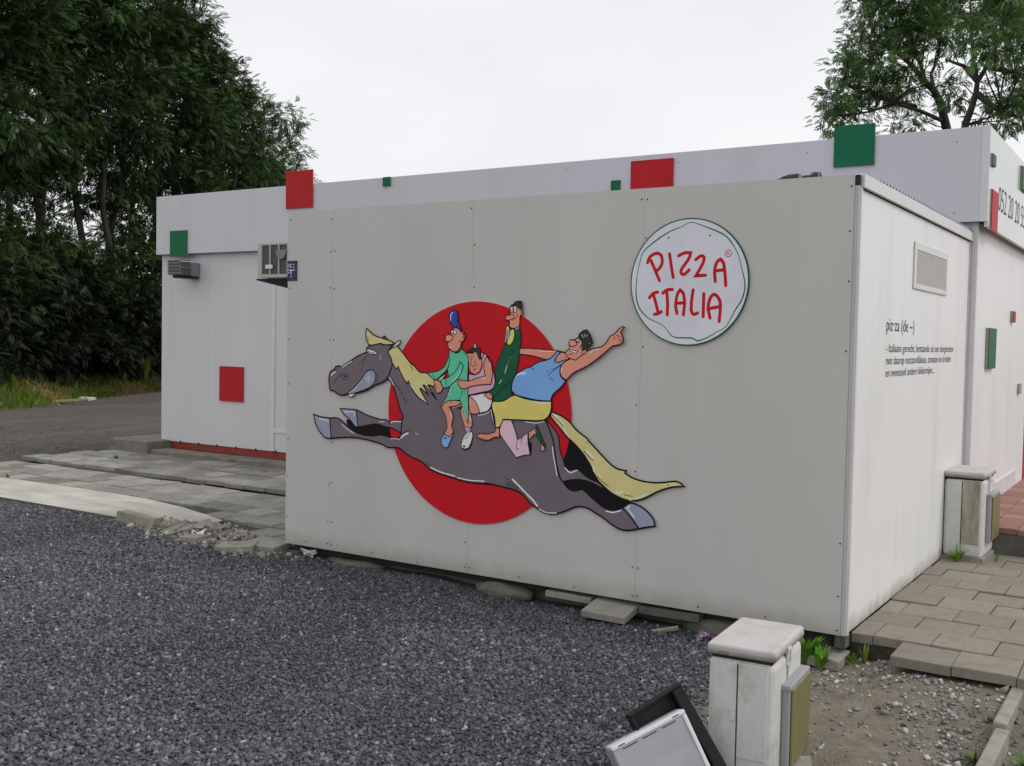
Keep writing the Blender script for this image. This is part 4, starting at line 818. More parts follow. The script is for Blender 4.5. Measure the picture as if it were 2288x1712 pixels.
 ('rider_pointing', 'hair', 'N', 4, '-1685,1603 -1680,1623 -1652,1643 -1629,1649 -1605,1619 -1593,1589 -1587,1564 -1609,1543 -1626,1531 -1654,1520 -1672,1537 -1656,1568 -1668,1593', [('w', 3, '-1663,1618 -1651,1598'), ('w', 3, '-1646,1623 -1634,1603'), ('w', 3, '-1628,1619 -1622,1609'), ('w', 4, '-1661,1542 -1666,1527'), ('w', 3, '-1607,1566 -1604,1564')]),
]
LETTERS = [
 ('P', ['-1228,2054 -1217,2083 -1193,2102 -1166,2109 -1142,2098 -1133,2073 -1135,2041 -1152,2017 -1169,2004', '-1206,2067 -1176,2006 -1147,1947']),
 ('I', ['-1086,2103 -1075,2039 -1059,1964']),
 ('Z', ['-1029,2090 -987,2107 -952,2105 -965,2069 -1004,2016 -1011,1992 -991,1980 -959,2006']),
 ('Z', ['-920,2065 -888,2086 -868,2076 -876,2040 -916,1971 -857,1974']),
 ('A', ['-796,1938 -801,2002 -789,2046 -769,2064 -749,2043 -739,1990 -731,1912', '-795,1998 -742,2003']),
 ('I', ['-1210,1845 -1187,1870 -1157,1878', '-1185,1867 -1167,1812 -1151,1757', '-1174,1746 -1150,1751 -1130,1762']),
 ('T', ['-1124,1872 -1095,1891 -1062,1893', '-1098,1883 -1091,1812 -1091,1744']),
 ('A', ['-1029,1752 -1039,1801 -1030,1863 -1013,1890 -991,1866 -983,1812 -988,1744', '-1036,1812 -984,1814']),
 ('L', ['-931,1889 -938,1833 -939,1769 -923,1747 -899,1755']),
 ('I', ['-864,1867 -864,1734']),
 ('A', ['-821,1726 -835,1785 -823,1841 -800,1862 -774,1843 -760,1801 -765,1707', '-831,1780 -764,1792']),
]
PIZZA_RING = '-954,2283 -868,2255 -754,2206 -703,2157 -662,2088 -638,2009 -616,1915 -630,1837 -669,1774 -722,1680 -777,1647 -821,1620 -894,1592 -929,1608 -993,1609 -1055,1617 -1119,1681 -1216,1724 -1279,1790 -1299,1873 -1296,1972 -1277,2066 -1257,2120 -1186,2178 -1093,2232 -1017,2258'

# ------------------------------------------------------------------ painted cutouts on the wall
PAINT = {'k': ('ink', rgb(14, 13, 16, K)), 'w': ('painted_white', rgb(198, 199, 205, K)), 'G': ('horse_grey', rgb(92, 83, 89, K)), 'H': ('hoof_grey', rgb(120, 125, 142, K)),
         'Y': ('mane_straw', rgb(172, 163, 112, K)), 'S': ('skin', rgb(180, 120, 103, K)), 'D': ('dark_green', rgb(18, 72, 50, K)), 'B': ('pale_blue', rgb(104, 142, 186, K)),
         'L': ('lapel_yellow', rgb(178, 174, 92, K)), 'N': ('hair_dark', rgb(46, 40, 42, K)), 'P': ('pink', rgb(174, 132, 152, K)), 'M': ('mint', rgb(78, 158, 126, K)),
         'C': ('cap_blue', rgb(36, 64, 140, K)), 'V': ('vest_blue', rgb(100, 138, 184, K)), 'R': ('rose', rgb(184, 152, 166, K)), 'T': ('shorts_yellow', rgb(178, 167, 92, K)),
         'r': ('sign_red', rgb(158, 18, 27, K)), 'g': ('sign_green', rgb(12, 70, 52, K)), 's': ('sign_face', rgb(174, 175, 181, K))}
for kk, (nm, c) in PAINT.items():
    mat('paint_' + nm, c, 0.5, var=0.07, vscale=5, spec=0.16)
def pm(k_): return 'paint_' + PAINT[k_][0]
WALL_Y = -0.0005
# red disc
def disc_mesh(name, cx, cz, r, y0, y1, mats, n=96):
    V = [(cx + r * math.cos(2 * math.pi * i / n), y1, cz + r * math.sin(2 * math.pi * i / n)) for i in range(n)]
    V += [(x, y0, z) for x, y, z in V]
    F = [tuple(range(n))] + [(i, n + i, n + (i + 1) % n, (i + 1) % n) for i in range(n)]
    return poly(name, V, F, mats, None, False, [0] + [1] * n)
mat('disc_edge', (0.45, 0.25, 0.16, 1), 0.6)
dsc = tag(disc_mesh('red_disc', -2.470, 1.086, 0.741, -0.001, -0.011, [pm('r'), 'disc_edge']), 'big round red board behind the leaping horse', 'sign board')
# horse and riders: one board cut from layered painted shapes
horse = tag(empty('horse_cutout', (-2.4, -0.012, 0.25)), 'painted cutout of a leaping grey horse carrying four cartoon riders', 'sign')
RIDER = {'rider_green': 'tall rider in dark green suit with glasses', 'rider_pink': 'crouching rider in pink vest and white briefs', 'rider_mint': 'front rider in mint gown and blue cap', 'rider_pointing': 'stout rider in blue vest pointing to the right'}
owner = {}
for li, (own, name, colr, ol, pts, lines) in enumerate(MURAL):
    y = -0.0135 - 0.00012 * li
    path = smooth_path(P2(pts), True, 0.02)
    V, F, M = [], [], []
    tri = tessellate_polygon([[Vector((a, b, 0)) for a, b in path]])
    add_flat(V, F, M, path, tri, y, 0)
    n = len(path); o0 = len(V)
    V += [(a, y, b) for a, b in path] + [(a, -0.0115, b) for a, b in path]
    for i in range(n):
        F.append((o0 + i, o0 + n + i, o0 + n + (i + 1) % n, o0 + (i + 1) % n)); M.append(1)
    if ol:
        v2, f2 = ribbon2d(path, ol * 1.5 / 1000.0, True); add_flat(V, F, M, v2, f2, y - 0.00005, 1)
    for lc, lw, lp in lines:
        q = smooth_path(P2(lp), False, 0.015, 80)
        v2, f2 = ribbon2d(q, lw * (1.0 if lc == 'w' else 1.3) / 1000.0, False); add_flat(V, F, M, v2, f2, y - (0.00007 if lc == 'w' else 0.00009), 2 if lc == 'w' else 1)
    nm = 'painted_rider' if name in RIDER else name
    o = poly(nm, V, F, [pm(colr), pm('k'), pm('w')], None, False, M)
    if own == 'horse_cutout':
        part_at(o, horse)
    else:
        o.parent = owner[own]
    owner[name] = o if own == 'horse_cutout' else owner.get(name, o)
    if name in RIDER: o['label'] = RIDER[name]
# round pizza sign
CX, CZ, RR = -0.965, 1.936, 0.372
pz_s = tag(empty('pizza_sign', (CX, -0.004, CZ - RR)), 'round white sign reading PIZZA ITALIA in red brush letters', 'sign')
def Pz(o): return part_at(o, pz_s)
Pz(disc_mesh('board', CX, CZ, RR, -0.001, -0.014, [pm('s'), pm('g')]))
ringp = [(CX + (RR - 0.003) * math.cos(2 * math.pi * i / 96), CZ + (RR - 0.003) * math.sin(2 * math.pi * i / 96)) for i in range(96)]
V, F, M = [], [], []
v2, f2 = ribbon2d(ringp, 0.007, True); add_flat(V, F, M, v2, f2, -0.0145, 0)
Pz(poly('rim_line', V, F, pm('g')))
q = smooth_path(P2(PIZZA_RING), True, 0.02)
V, F, M = [], [], []
v2, f2 = ribbon2d(q, 0.0055, True)
nq = len(q)
for i in range(nq):                                   # brush line swells and thins
    w = 0.75 + 0.65 * math.sin(i * 0.17) ** 2
    c = (Vector(v2[i]) + Vector(v2[nq + i])) / 2
    v2[i] = c + (Vector(v2[i]) - c) * w; v2[nq + i] = c + (Vector(v2[nq + i]) - c) * w
add_flat(V, F, M, v2, f2, -0.0145, 0)
Pz(poly('brush_ring', V, F, pm('g')))
for nm, strokes in LETTERS:
    V, F, M = [], [], []
    for si, s in enumerate(strokes):
        q = smooth_path(P2(s), False, 0.01, 85)
        w = 0.0195
        v2, f2 = ribbon2d(q, w, False); add_flat(V, F, M, v2, f2, -0.0146 - 0.0001 * si, 0)
        for e in (q[0], q[-1]):
            cc = [(e[0] + w / 2 * math.cos(t), e[1] + w / 2 * math.sin(t)) for t in [i * math.pi / 5 for i in range(10)]]
            add_flat(V, F, M, cc, [tuple(range(10))], -0.01465 - 0.0001 * si - 0.00004, 0)
    Pz(poly('letter', V, F, pm('r')))
V, F, M = [], [], []
cc = [(-0.721 + 0.0195 * math.cos(t), 2.0965 + 0.0195 * math.sin(t)) for t in [i * math.pi / 12 for i in range(24)]]
v2, f2 = ribbon2d(cc, 0.004, True); add_flat(V, F, M, v2, f2, -0.0146, 0)
o = Pz(poly('registered_mark', V, F, pm('r')))
f = text_mesh('letter', 'R', 0.015, 0.022, pm('r'), None, lambda u, v: Vector((-0.728 + u, -0.0147, 2.0855 + v))); f.parent = o
for x, z in ((-1.095, 2.199), (-0.835, 2.202)):
    s = bpy.data.objects.new('screw', SCREW); COL.objects.link(s); s.location = (x, -0.0145, z); part_at(s, pz_s)

# ------------------------------------------------------------------ cabinets
mat('cabinet_skirt_shade', (0.30, 0.285, 0.26, 1), 0.7, var=0.2, vscale=14, dirt=(0.12, 0.11, 0.07, 1), dscale=9, damt=0.8, dlo=0.46, dhi=0.7)  # rim colour holds the shade of the lid's front, with grime patches
def cabinet(loc, rz, label, zb, algae):
    """roadside service cabinet .25 wide, .44 deep; origin at the middle of its top"""
    r = tag(empty('service_cabinet', (0, 0, 0)), label, 'cabinet', 'roadside service cabinets')
    w, d = 0.137, 0.231
    front = 'cabinet_algae' if algae else 'cabinet'
    box('body', -w, w, -d, d, -zb, -0.060, 'cabinet', r, 0.026, 3)
    box('neck', -w + 0.012, w - 0.012, -d + 0.012, d - 0.012, -0.062, -0.046, 'dark_gap', r)
    box('lid', -w - 0.006, w + 0.006, -d - 0.006, d + 0.006, -0.046, 0.0, 'cabinet_lid', r, 0.016, 4)
    box('shaded_lid_skirt', -w - 0.0070, w + 0.0070, -d - 0.0070, d + 0.0070, -0.0475, -0.0175, 'cabinet_skirt_shade', r, 0.012, 3)
    box('front_panel', -0.0093, w - 0.024, -d - 0.004, -d + 0.02, -zb + 0.10, -0.068, front, r, 0.003)
    box('front_panel', -w + 0.022, -0.0147, -d - 0.003, -d + 0.02, -zb + 0.02, -0.068, 'cabinet', r, 0.003)
    box('seam', -0.0145, -0.0095, -d - 0.001, -d + 0.01, -zb + 0.02, -0.075, 'dark_gap', r)
    box('hinge_cover', -0.040, -0.017, -d - 0.008, -d - 0.0031, -0.31, -0.255, 'cabinet', r, 0.001)
    lt = box('latch', w - 0.002, w + 0.010, -0.045, 0.0, -0.105, -0.030, 'pale_trim', r, 0.002)
    box('latch_slot', w + 0.0101, w + 0.012, -0.034, -0.012, -0.092, -0.042, 'meter_grey', lt)
    mb = box('meter_box', w + 0.0, w + 0.036, -0.11, 0.215, -0.53, -0.175, 'meter_grey', r, 0.010, 2)
    box('strap', w - 0.001, w + 0.004, -0.034, -0.014, -0.17, -0.106, 'meter_grey', r)
    box('door', w + 0.0365, w + 0.047, -0.098, 0.205, -0.515, -0.185, 'meter_olive', mb, 0.004)
    box('cover_rail', w - 0.004, w + 0.041, -0.116, 0.213, -0.19, -0.166, 'meter_grey', mb, 0.006, 2)
    box('foot', -w - 0.015, w + 0.015, -d - 0.015, d + 0.015, -zb - 0.12, -zb + 0.005, 'concrete', r)
    r.location = loc; r.rotation_euler = (0, 0, rz)
    return r
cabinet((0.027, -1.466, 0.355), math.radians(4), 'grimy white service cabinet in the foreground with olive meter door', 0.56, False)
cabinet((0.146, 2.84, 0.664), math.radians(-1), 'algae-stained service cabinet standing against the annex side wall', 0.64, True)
tag(chunk('pad_stone', (0.215, -1.47, -0.19), (0.12, 0.16, 0.06), (0, 0, 0.3), 'concrete', 0.12, seed=71), 'rough concrete lump at the foot of the foreground cabinet', 'rubble')

def panel_frame(P2_, e1, e2, n):
    e1 = Vector(e1).normalized(); n = Vector(n).normalized(); e2 = n.cross(e1).normalized()
    m = Matrix((e1, e2, n)).transposed().to_4x4(); m.translation = P2_
    return m
e1 = Vector((-0.191, -0.253, -0.12)); nrm = Vector((0.677, -0.663, 0.32))
fr = panel_frame(Vector((-0.105, -1.917, 0.13)), e1, None, nrm)
# fr: x = along the top edge away from the corner, y = n x e1, z = facing the viewer
down = -1 if fr.to_3x3() @ Vector((0, 1, 0)) @ Vector((0, 0, 1)) > 0 else 1
def yb(a, b): return (a, b) if down > 0 else (-b, -a)
gp = tag(empty('plastic_cover', (0, 0, 0)), 'light grey plastic cabinet cover leaning in front of the black one', 'cover')
w_, h_ = 0.338, 0.36
y0, y1 = yb(0, h_)
box('panel', 0.0, w_, min(y0, y1), max(y0, y1), -0.10, -0.006, 'grey_plastic', gp, 0.006, 2)
a, b_ = yb(-0.001, 0.017); box('rim', -0.001, w_ + 0.001, a, b_, -0.06, 0.0, 'pale_plastic', gp, 0.005, 2)
a, b_ = yb(0.0173, h_); box('rim', -0.001, 0.017, a, b_, -0.06, 0.0, 'pale_plastic', gp, 0.005, 2)
for i in range(3):
    a, b_ = yb(0.024, 0.028); box('slot', 0.05 + 0.09 * i, 0.115 + 0.09 * i, a, b_, -0.0063, -0.0053, 'dark_gap', gp)
for xx in (0.03, 0.28):
    a, b_ = yb(0.006, 0.010); box('slot', xx, xx + 0.03, a, b_, -0.0003, 0.0006, 'dark_gap', gp)
gp.matrix_world = fr
bp = tag(empty('plastic_tray', (0, 0, 0)), 'black plastic cabinet back leaning against the foreground cabinet', 'cover')
w_, h_ = 0.255, 0.52
y0, y1 = yb(0, h_)
box('panel', 0.0, w_, min(y0, y1), max(y0, y1), -0.055, -0.048, 'black_plastic', bp)
a, b = yb(0, 0.012); box('rim', 0, w_, a, b, -0.0475, 0.0, 'black_plastic', bp, 0.003)
a, b = yb(0.0125, h_); box('rim', 0, 0.05, a, b, -0.0475, 0.0, 'black_plastic', bp, 0.004)
a, b = yb(0.0125, h_); box('rim', w_ - 0.012, w_, a, b, -0.0475, 0.0, 'black_plastic', bp, 0.003)
for i, (xx, yy_) in enumerate(((0.10, 0.12), (0.115, 0.125), (0.11, 0.14), (0.19, 0.11), (0.2, 0.15), (0.12, 0.155), (0.15, 0.17))):
    a, b = yb(yy_, yy_ + 0.007); box('hole', xx, xx + 0.007, a, b, -0.0479, -0.0472, 'sign_white', bp)
bp.matrix_world = panel_frame(Vector((-0.156, -1.842, 0.207)), Vector((-0.133, -0.188, -0.109)), None, nrm)

# ------------------------------------------------------------------ weeds
def leaf_obj(name, V, F, T, parent=None):
    me = bpy.data.meshes.new(name); me.from_pydata(V, [], F)
    at = me.color_attributes.new('tone', 'FLOAT_COLOR', 'POINT'); at.data.foreach_set('color', np.array(T, np.float32).reshape(-1))
    return finish(name, me, 'leaf', parent, True)
def weed(loc, n, h, spread, w, label, seed, colr=(0.12, 0.26, 0.02), name='weed'):
    rs = random.Random(seed); V, F, T = [], [], []
    for i in range(n):
        a = rs.uniform(0, 6.28); hh = h * rs.uniform(0.55, 1.0); sp = spread * rs.uniform(0.3, 1.0); ww = w * rs.uniform(0.6, 1.1)
        d = Vector((math.cos(a), math.sin(a), 0)); s = Vector((-d.y, d.x, 0)); c = [v * rs.uniform(0.7, 1.2) for v in colr]
        b = len(V); prof = (0.35, 0.8, 1.0, 0.7, 0.05)
        for j in range(5):
            t = j / 4
            p = Vector(loc) + d * (0.012 + sp * t ** 1.5) + Vector((0, 0, hh * (t - 0.28 * t * t * (1 if sp > 0.04 else 0.3))))
            V += [p + s * ww * prof[j] / 2, p - s * ww * prof[j] / 2 + Vector((0, 0, 0.003))]; T += [c + [1]] * 2
        for j in range(4):
            F.append((b + 2 * j, b + 2 * j + 1, b + 2 * j + 3, b + 2 * j + 2))
    root = tag(empty(name, loc), label, 'weed', 'weeds in the cracks')
    o = leaf_obj('leaves', [tuple(v) for v in V], F, T); part_at(o, root)
    st = poly('stem', *tube_geo([Vector(loc) - Vector((0, 0, 0.02)), Vector(loc) + Vector((0, 0, h * 0.35))], [0.006, 0.003], 5), 'leaf_stem'); part_at(st, root)
    return root
mat('leaf_stem', (0.10, 0.16, 0.03, 1), 0.6)
weed((-0.17, -0.10, -0.16), 40, 0.23, 0.10, 0.05, 'large bright green weed between cabinet and annex corner', 1, (0.11, 0.27, 0.016))
weed((-0.09, -0.13, -0.16), 20, 0.16, 0.08, 0.035, 'smaller fresh weed right beside the large one at the corner', 2, (0.12, 0.28, 0.02))
weed((0.035, 0.03, -0.15), 10, 0.075, 0.035, 0.02, 'low round weed in the pebbles by the corner foot', 3, (0.136, 0.245, 0.020))
weed((0.095, 0.075, -0.15), 7, 0.12, 0.03, 0.018, 'thin upright weed in front of the first pavement slab', 4, (0.153, 0.245, 0.030))
weed((0.80, -0.30, -0.17), 20, 0.075, 0.07, 0.014, 'ragged yellowish weed against the edging kerb near the slabs', 5, (0.145, 0.173, 0.030))
weed((0.825, -1.00, -0.18), 22, 0.085, 0.075, 0.014, 'ragged weed against the edging kerb lower right', 6, (0.145, 0.187, 0.040))
weed((0.125, 2.52, 0.0), 24, 0.15, 0.09, 0.02, 'bright weed at the foot of the cabinet by the side wall', 7, (0.13, 0.29, 0.012))
weed((0.36, 2.72, 0.0), 5, 0.07, 0.05, 0.012, 'sparse weed in a pavement joint near the porch step', 8, (0.119, 0.216, 0.020))
weed((-9.45, 2.38, 0.02), 14, 0.07, 0.05, 0.02, 'small weed in a joint at the middle of the terrace', 9, (0.085, 0.173, 0.015))
weed((-9.02, 0.72, 0.0), 9, 0.06, 0.03, 0.015, 'small weed beside the pale strip at the left', 10, (0.085, 0.144, 0.020))
weed((1.03, -0.62, -0.17), 18, 0.09, 0.08, 0.025, 'leafy weed beyond the edging kerb, upper of the group', 11, (0.076, 0.158, 0.020))
weed((1.02, -0.95, -0.18), 18, 0.09, 0.09, 0.022, 'leafy weed beyond the edging kerb, middle of the group', 12, (0.068, 0.137, 0.030))
weed((1.06, -1.16, -0.18), 22, 0.10, 0.10, 0.022, 'leafy weed beyond the edging kerb at the bottom right corner', 13, (0.068, 0.144, 0.030))
weed((-3.02, -0.05, -0.11), 10, 0.05, 0.06, 0.012, 'tiny trailing weed under the grey wall', 14, (0.060, 0.101, 0.020))

# ------------------------------------------------------------------ trees
def spray_template(n=9, length=0.36, leaf=0.15, width=0.062):
    """one pinnate leaf: leaflets (4-point blades) along a drooping stalk, +x outward"""
    V = []
    for i in range(n):
        t = (i // 2) / ((n - 1) / 2)
        side = 0 if i == n - 1 else (1 if i % 2 else -1)
        ang = side * math.radians(58 - 16 * t)
        o = np.array([length * (0.25 + 0.75 * t), 0, -0.16 * length * t * t])
        d = np.array([math.cos(ang), math.sin(ang), -0.28]); d /= np.linalg.norm(d)
        s = np.array([-math.sin(ang), math.cos(ang), 0.0])
        L_ = leaf * (0.8 + 0.4 * math.sin(math.pi * (0.2 + 0.7 * t)))
        V += [o, o + d * L_ * 0.45 + s * width / 2 + [0, 0, .008], o + d * L_ + [0, 0, -0.02], o + d * L_ * 0.45 - s * width / 2]
    return np.array(V)
SPRAY = spray_template()
FINE = spray_template(9, 0.50, 0.13, 0.042)
def foliage(name, pos, out, scale, tones, parent, tmpl=SPRAY):
    """pos (n,3) spray origins, out (n,3) directions the sprays point in"""
    n = len(pos)
    d = out + RNG.normal(0, 0.45, (n, 3)); d[:, 2] -= 0.15; d /= np.linalg.norm(d, axis=1)[:, None]
    up = np.tile([0, 0, 1.0], (n, 1)) + RNG.normal(0, 0.35, (n, 3))
    s = np.cross(up, d); s /= np.linalg.norm(s, axis=1)[:, None]
    u = np.cross(d, s)
    k_ = len(tmpl); sc = scale * RNG.uniform(0.7, 1.25, n)
    V = pos[:, None, :] + sc[:, None, None] * (tmpl[None, :, 0:1] * d[:, None] + tmpl[None, :, 1:2] * s[:, None] + tmpl[None, :, 2:3] * u[:, None])
    nf = n * k_ // 4
    me = bpy.data.meshes.new(name)
    me.vertices.add(n * k_); me.vertices.foreach_set('co', V.reshape(-1).astype(np.float32))
    me.loops.add(nf * 4); me.loops.foreach_set('vertex_index', np.arange(nf * 4, dtype=np.int32))
    me.polygons.add(nf); me.polygons.foreach_set('loop_start', np.arange(0, nf * 4, 4, dtype=np.int32)); me.polygons.foreach_set('loop_total', np.full(nf, 4, np.int32))
    at = me.color_attributes.new('tone', 'FLOAT_COLOR', 'POINT')
    at.data.foreach_set('color', np.repeat(np.c_[tones, np.ones(n)], k_, 0).reshape(-1).astype(np.float32))
    me.update(calc_edges=True)
    o = finish(name, me, 'tree_leaf'); part_at(o, parent)
    return o
def tree_leaf_material():
    m = bpy.data.materials.new('tree_leaf'); m.use_nodes = True; t = m.node_tree; n = t.nodes; k = t.links.new
    p = n['Principled BSDF']; p.inputs['Roughness'].default_value = 0.42; p.inputs['Specular IOR Level'].default_value = 0.2
    a = n.new('ShaderNodeAttribute'); a.attribute_name = 'tone'; k(a.outputs['Color'], p.inputs['Base Color'])
    tr = n.new('ShaderNodeBsdfTranslucent'); hs = n.new('ShaderNodeHueSaturation'); hs.inputs['Value'].default_value = 1.5; hs.inputs['Saturation'].default_value = 1.15
    k(a.outputs['Color'], hs.inputs['Color']); k(hs.outputs['Color'], tr.inputs['Color'])
    mx = n.new('ShaderNodeMixShader'); mx.inputs[0].default_value = 0.28
    k(p.outputs[0], mx.inputs[1]); k(tr.outputs[0], mx.inputs[2]); k(mx.outputs[0], n['Material Output'].inputs['Surface'])
    MATS['tree_leaf'] = m
tree_leaf_material()
MATS['leaf'] = MATS['tree_leaf']
def leaf_tones(n, base, spread=0.33):
    v = np.exp(RNG.normal(0, spread, n)); c = np.array(base)[None] * v[:, None]
    y = RNG.random(n) < 0.12; c[y] *= np.array([1.35, 1.18, 0.85]); return np.clip(c, 0.004, 0.4)
def tree(name, base, lobes, nclump, per, base_col, label, limbs, clump_r=0.55, scale=1.0, group=None, shade=None, tmpl=SPRAY):
    """lobes: ellipsoids (centre, radii) filled with leaf clumps; limbs: (points, r0, r1)"""
    root = tag(empty(name, base), label, 'tree', group)
    geos = []; nodes = []
    for pts, r0, r1 in limbs:
        q = [Vector(p) for p in pts]; k_ = len(q)
        geos.append(tube_geo(q, [r0 + (r1 - r0) * i / (k_ - 1) for i in range(k_)], 7))
        for i in range(k_ - 1):
            for s in range(4): nodes.append(q[i].lerp(q[i + 1], s / 4))
        nodes.append(q[-1])
    nodes_a = np.array(nodes)
    vol = np.array([r[0] * r[1] * r[2] for _, r in lobes]) ** 0.75; vol /= vol.sum()
    C, Oo = [], []
    for (c, r), f in zip(lobes, vol):
        m = max(3, int(nclump * f))
        d = RNG.normal(0, 1, (m, 3)); d /= np.linalg.norm(d, axis=1)[:, None]
        rad = RNG.uniform(0.25, 1.0, m) ** 0.5
        C.append(np.array(c) + d * rad[:, None] * np.array(r)); Oo.append(d)
    C = np.concatenate(C); Oo = np.concatenate(Oo)
    high = [i for i in range(len(nodes_a)) if nodes_a[i, 2] > base[2] + 1.2] or list(range(len(nodes_a)))
    hn = nodes_a[high]
    for c in C[:: max(1, len(C) // 110)]:                   # branches from the limbs out to the clumps
        dd_ = np.linalg.norm(hn - c, axis=1) + 0.6 * np.maximum(0, hn[:, 2] - c[2] + 0.3)
        a = Vector(hn[int(np.argmin(dd_))]); b = Vector(c)
        mid = a.lerp(b, 0.5) + Vector((RNG.normal(0, .12), RNG.normal(0, .12), RNG.normal(0.1, .12)))
        L_ = (b - a).length; r_ = min(0.035, 0.007 + 0.008 * L_)
        geos.append(tube_geo([a, mid, b], [r_, r_ * 0.65, 0.006], 5))
    V, F = join_geo(geos)
    part_at(poly('trunk', V, F, 'bark', None, True), root)
    tone_c = np.exp(RNG.normal(0, 0.32, len(C)))
    pos = np.repeat(C, per, 0); oo = np.repeat(Oo, per, 0); n = len(pos)
    loc = RNG.normal(0, 1, (n, 3)); loc /= np.linalg.norm(loc, axis=1)[:, None]
    loc *= (RNG.random(n) ** 0.4)[:, None] * clump_r * np.array([1, 1, 0.62])
    tones = leaf_tones(n, base_col) * np.repeat(tone_c, per)[:, None]
    foliage('crown', pos + loc, loc / clump_r + 0.5 * oo, scale, tones, root, tmpl)
    return root
def stem(base, top, r0, r1, wob=0.25, k_=6, seed=0):
    rs = random.Random(seed); b, t = Vector(base), Vector(top)
    return ([b.lerp(t, i / (k_ - 1)) + Vector((rs.gauss(0, wob), rs.gauss(0, wob), 0)) * (0 if i == 0 else 1) for i in range(k_)], r0, r1)
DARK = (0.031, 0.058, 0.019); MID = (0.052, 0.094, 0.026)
def row_pt(t, off=0.0):
    """tree row beside the lane; off moves towards the lane"""
    return (-23.0 - 0.42 * t + 0.91 * off, 6.0 + 0.91 * t + 0.42 * off)
def row_tree(t, off, h, rad, label, colr, low=3.4, seed=0, nclump=230, per=19, gaps=False):
    x, y = row_pt(t, off); z0 = -0.1
    rs = random.Random(seed + 100)
    limbs = []; ns = 3
    for i in range(ns):
        a = rs.uniform(0, 6.28); r = rad * 0.35
        limbs.append(stem((x + 0.25 * math.cos(a), y + 0.25 * math.sin(a), z0 - 0.2), (x + r * math.cos(a), y + r * math.sin(a), h * rs.uniform(0.72, 0.9)), 0.15, 0.03, 0.16, 7, seed * 7 + i))
    lobes = []
    zc = low
    lobes.append(((x, y, h - rad * 0.95), (rad * 0.62, rad * 0.62, rad * 0.85)))
    lobes.append(((x, y, (h + low) / 2 + 0.3), (rad * 0.85, rad * 0.85, (h - low) * 0.36)))
    for i in range(9):
        a = rs.uniform(0, 6.28); zz = rs.uniform(low - 0.8, h - 1.4); q = rad * rs.uniform(0.45, 0.8)
        lobes.append(((x + q * math.cos(a), y + q * math.sin(a), zz), (rad * 0.36, rad * 0.36, rad * rs.uniform(0.25, 0.42))))
    for i in range(8):                                # foliage hanging low on the lane side
        q = rs.uniform(-0.9, 0.9) * rad; lobes.append(((x + 0.55 * rad - 0.42 * q, y - 0.1 * rad + 0.91 * q, rs.uniform(low - 1.6, low + 1.2)), (rad * 0.3, rad * 0.3, rad * 0.28)))
    return tree('ash_tree', (x, y, z0), lobes, nclump, per, colr, label, limbs, 0.44, 0.76, 'ash trees in a row along the lane')
row = [(3.0, 0.3, 13.0, 2.5, 'tall dark ash tree at the left edge of the picture', DARK, 2.6, 450),
       (6.2, -0.3, 13.5, 2.4, 'second ash tree of the lane row, counted from the left', DARK, 2.9, 450),
       (9.2, 0.2, 13.6, 2.3, 'third ash tree from the left, above the gap showing sky', DARK, 3.1, 450),
       (12.0, 0.4, 14.2, 2.4, 'fourth ash tree from the left, just left of the long building', DARK, 2.8, 430),
       (14.9, 0.2, 15.0, 2.2, 'fifth ash tree from the left, tallest at the edge of the sky', DARK, 2.8, 430),
       (17.9, 0.3, 13.0, 2.2, 'sixth ash tree from the left, right shoulder of the row', DARK, 3.2, 340),
       (20.7, 0.3, 11.9, 2.1, 'seventh ash tree from the left, behind the tall red plaque', MID, 2.8, 300),
       (23.9, 0.4, 10.9, 2.2, 'last ash tree of the row, lowest and farthest', MID, 2.6, 300)]
for i, (t, off, h, rad, lab, colr, low, nc) in enumerate(row):
    row_tree(t, off, h, rad, lab, colr, low, i + 1, nc)
# understorey shrubs in front of the trunks
def shrub(x, y, r, h, colr, label, seed, n=130, per=18):
    rs = random.Random(seed)
    lobes = [((x, y, h * 0.55), (r, r, h * 0.45)), ((x + 0.3, y + .2, h * 0.3), (r * 1.1, r * 1.1, h * 0.3))]
    for i in range(3):
        a = rs.uniform(0, 6.28); lobes.append(((x + 0.7 * r * math.cos(a), y + 0.7 * r * math.sin(a), h * rs.uniform(0.35, 0.8)), (r * 0.55, r * 0.55, h * 0.25)))
    limbs = [stem((x, y, -0.25), (x + rs.uniform(-.4, .4) * r, y + rs.uniform(-.4, .4) * r, h * 0.7), 0.05, 0.015, 0.1, 5, seed * 3 + i) for i in range(4)]
    o = tree('shrub', (x, y, -0.1), lobes, n, per, colr, label, limbs, 0.42, 0.7, 'shrubs under the trees')
    o['category'] = 'shrub'
UND_SHADED = (0.007, 0.012, 0.0045)  # leaves coloured far darker than real ones, shade under the canopy included
shr = [(1.2, 1.2, 1.5, 4.0, UND_SHADED, 'overhanging dark shrub at the left edge of the picture'), (3.6, 0.8, 1.5, 3.4, UND_SHADED, 'second dark shrub from the left under the trees'),
       (6.0, 0.9, 1.6, 3.4, UND_SHADED, 'dark shrub below the first trunks'), (8.4, 0.9, 1.6, 3.0, UND_SHADED, 'dark shrub below the gap of sky'),
       (10.8, 0.9, 1.6, 3.2, UND_SHADED, 'dark shrub right of the gap of sky'), (13.2, 1.0, 1.5, 3.6, UND_SHADED, 'dark shrub touching the corner of the long building')]
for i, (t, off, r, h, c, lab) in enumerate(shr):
    x, y = row_pt(t, off); shrub(x, y, r, h, c, lab, 40 + i)
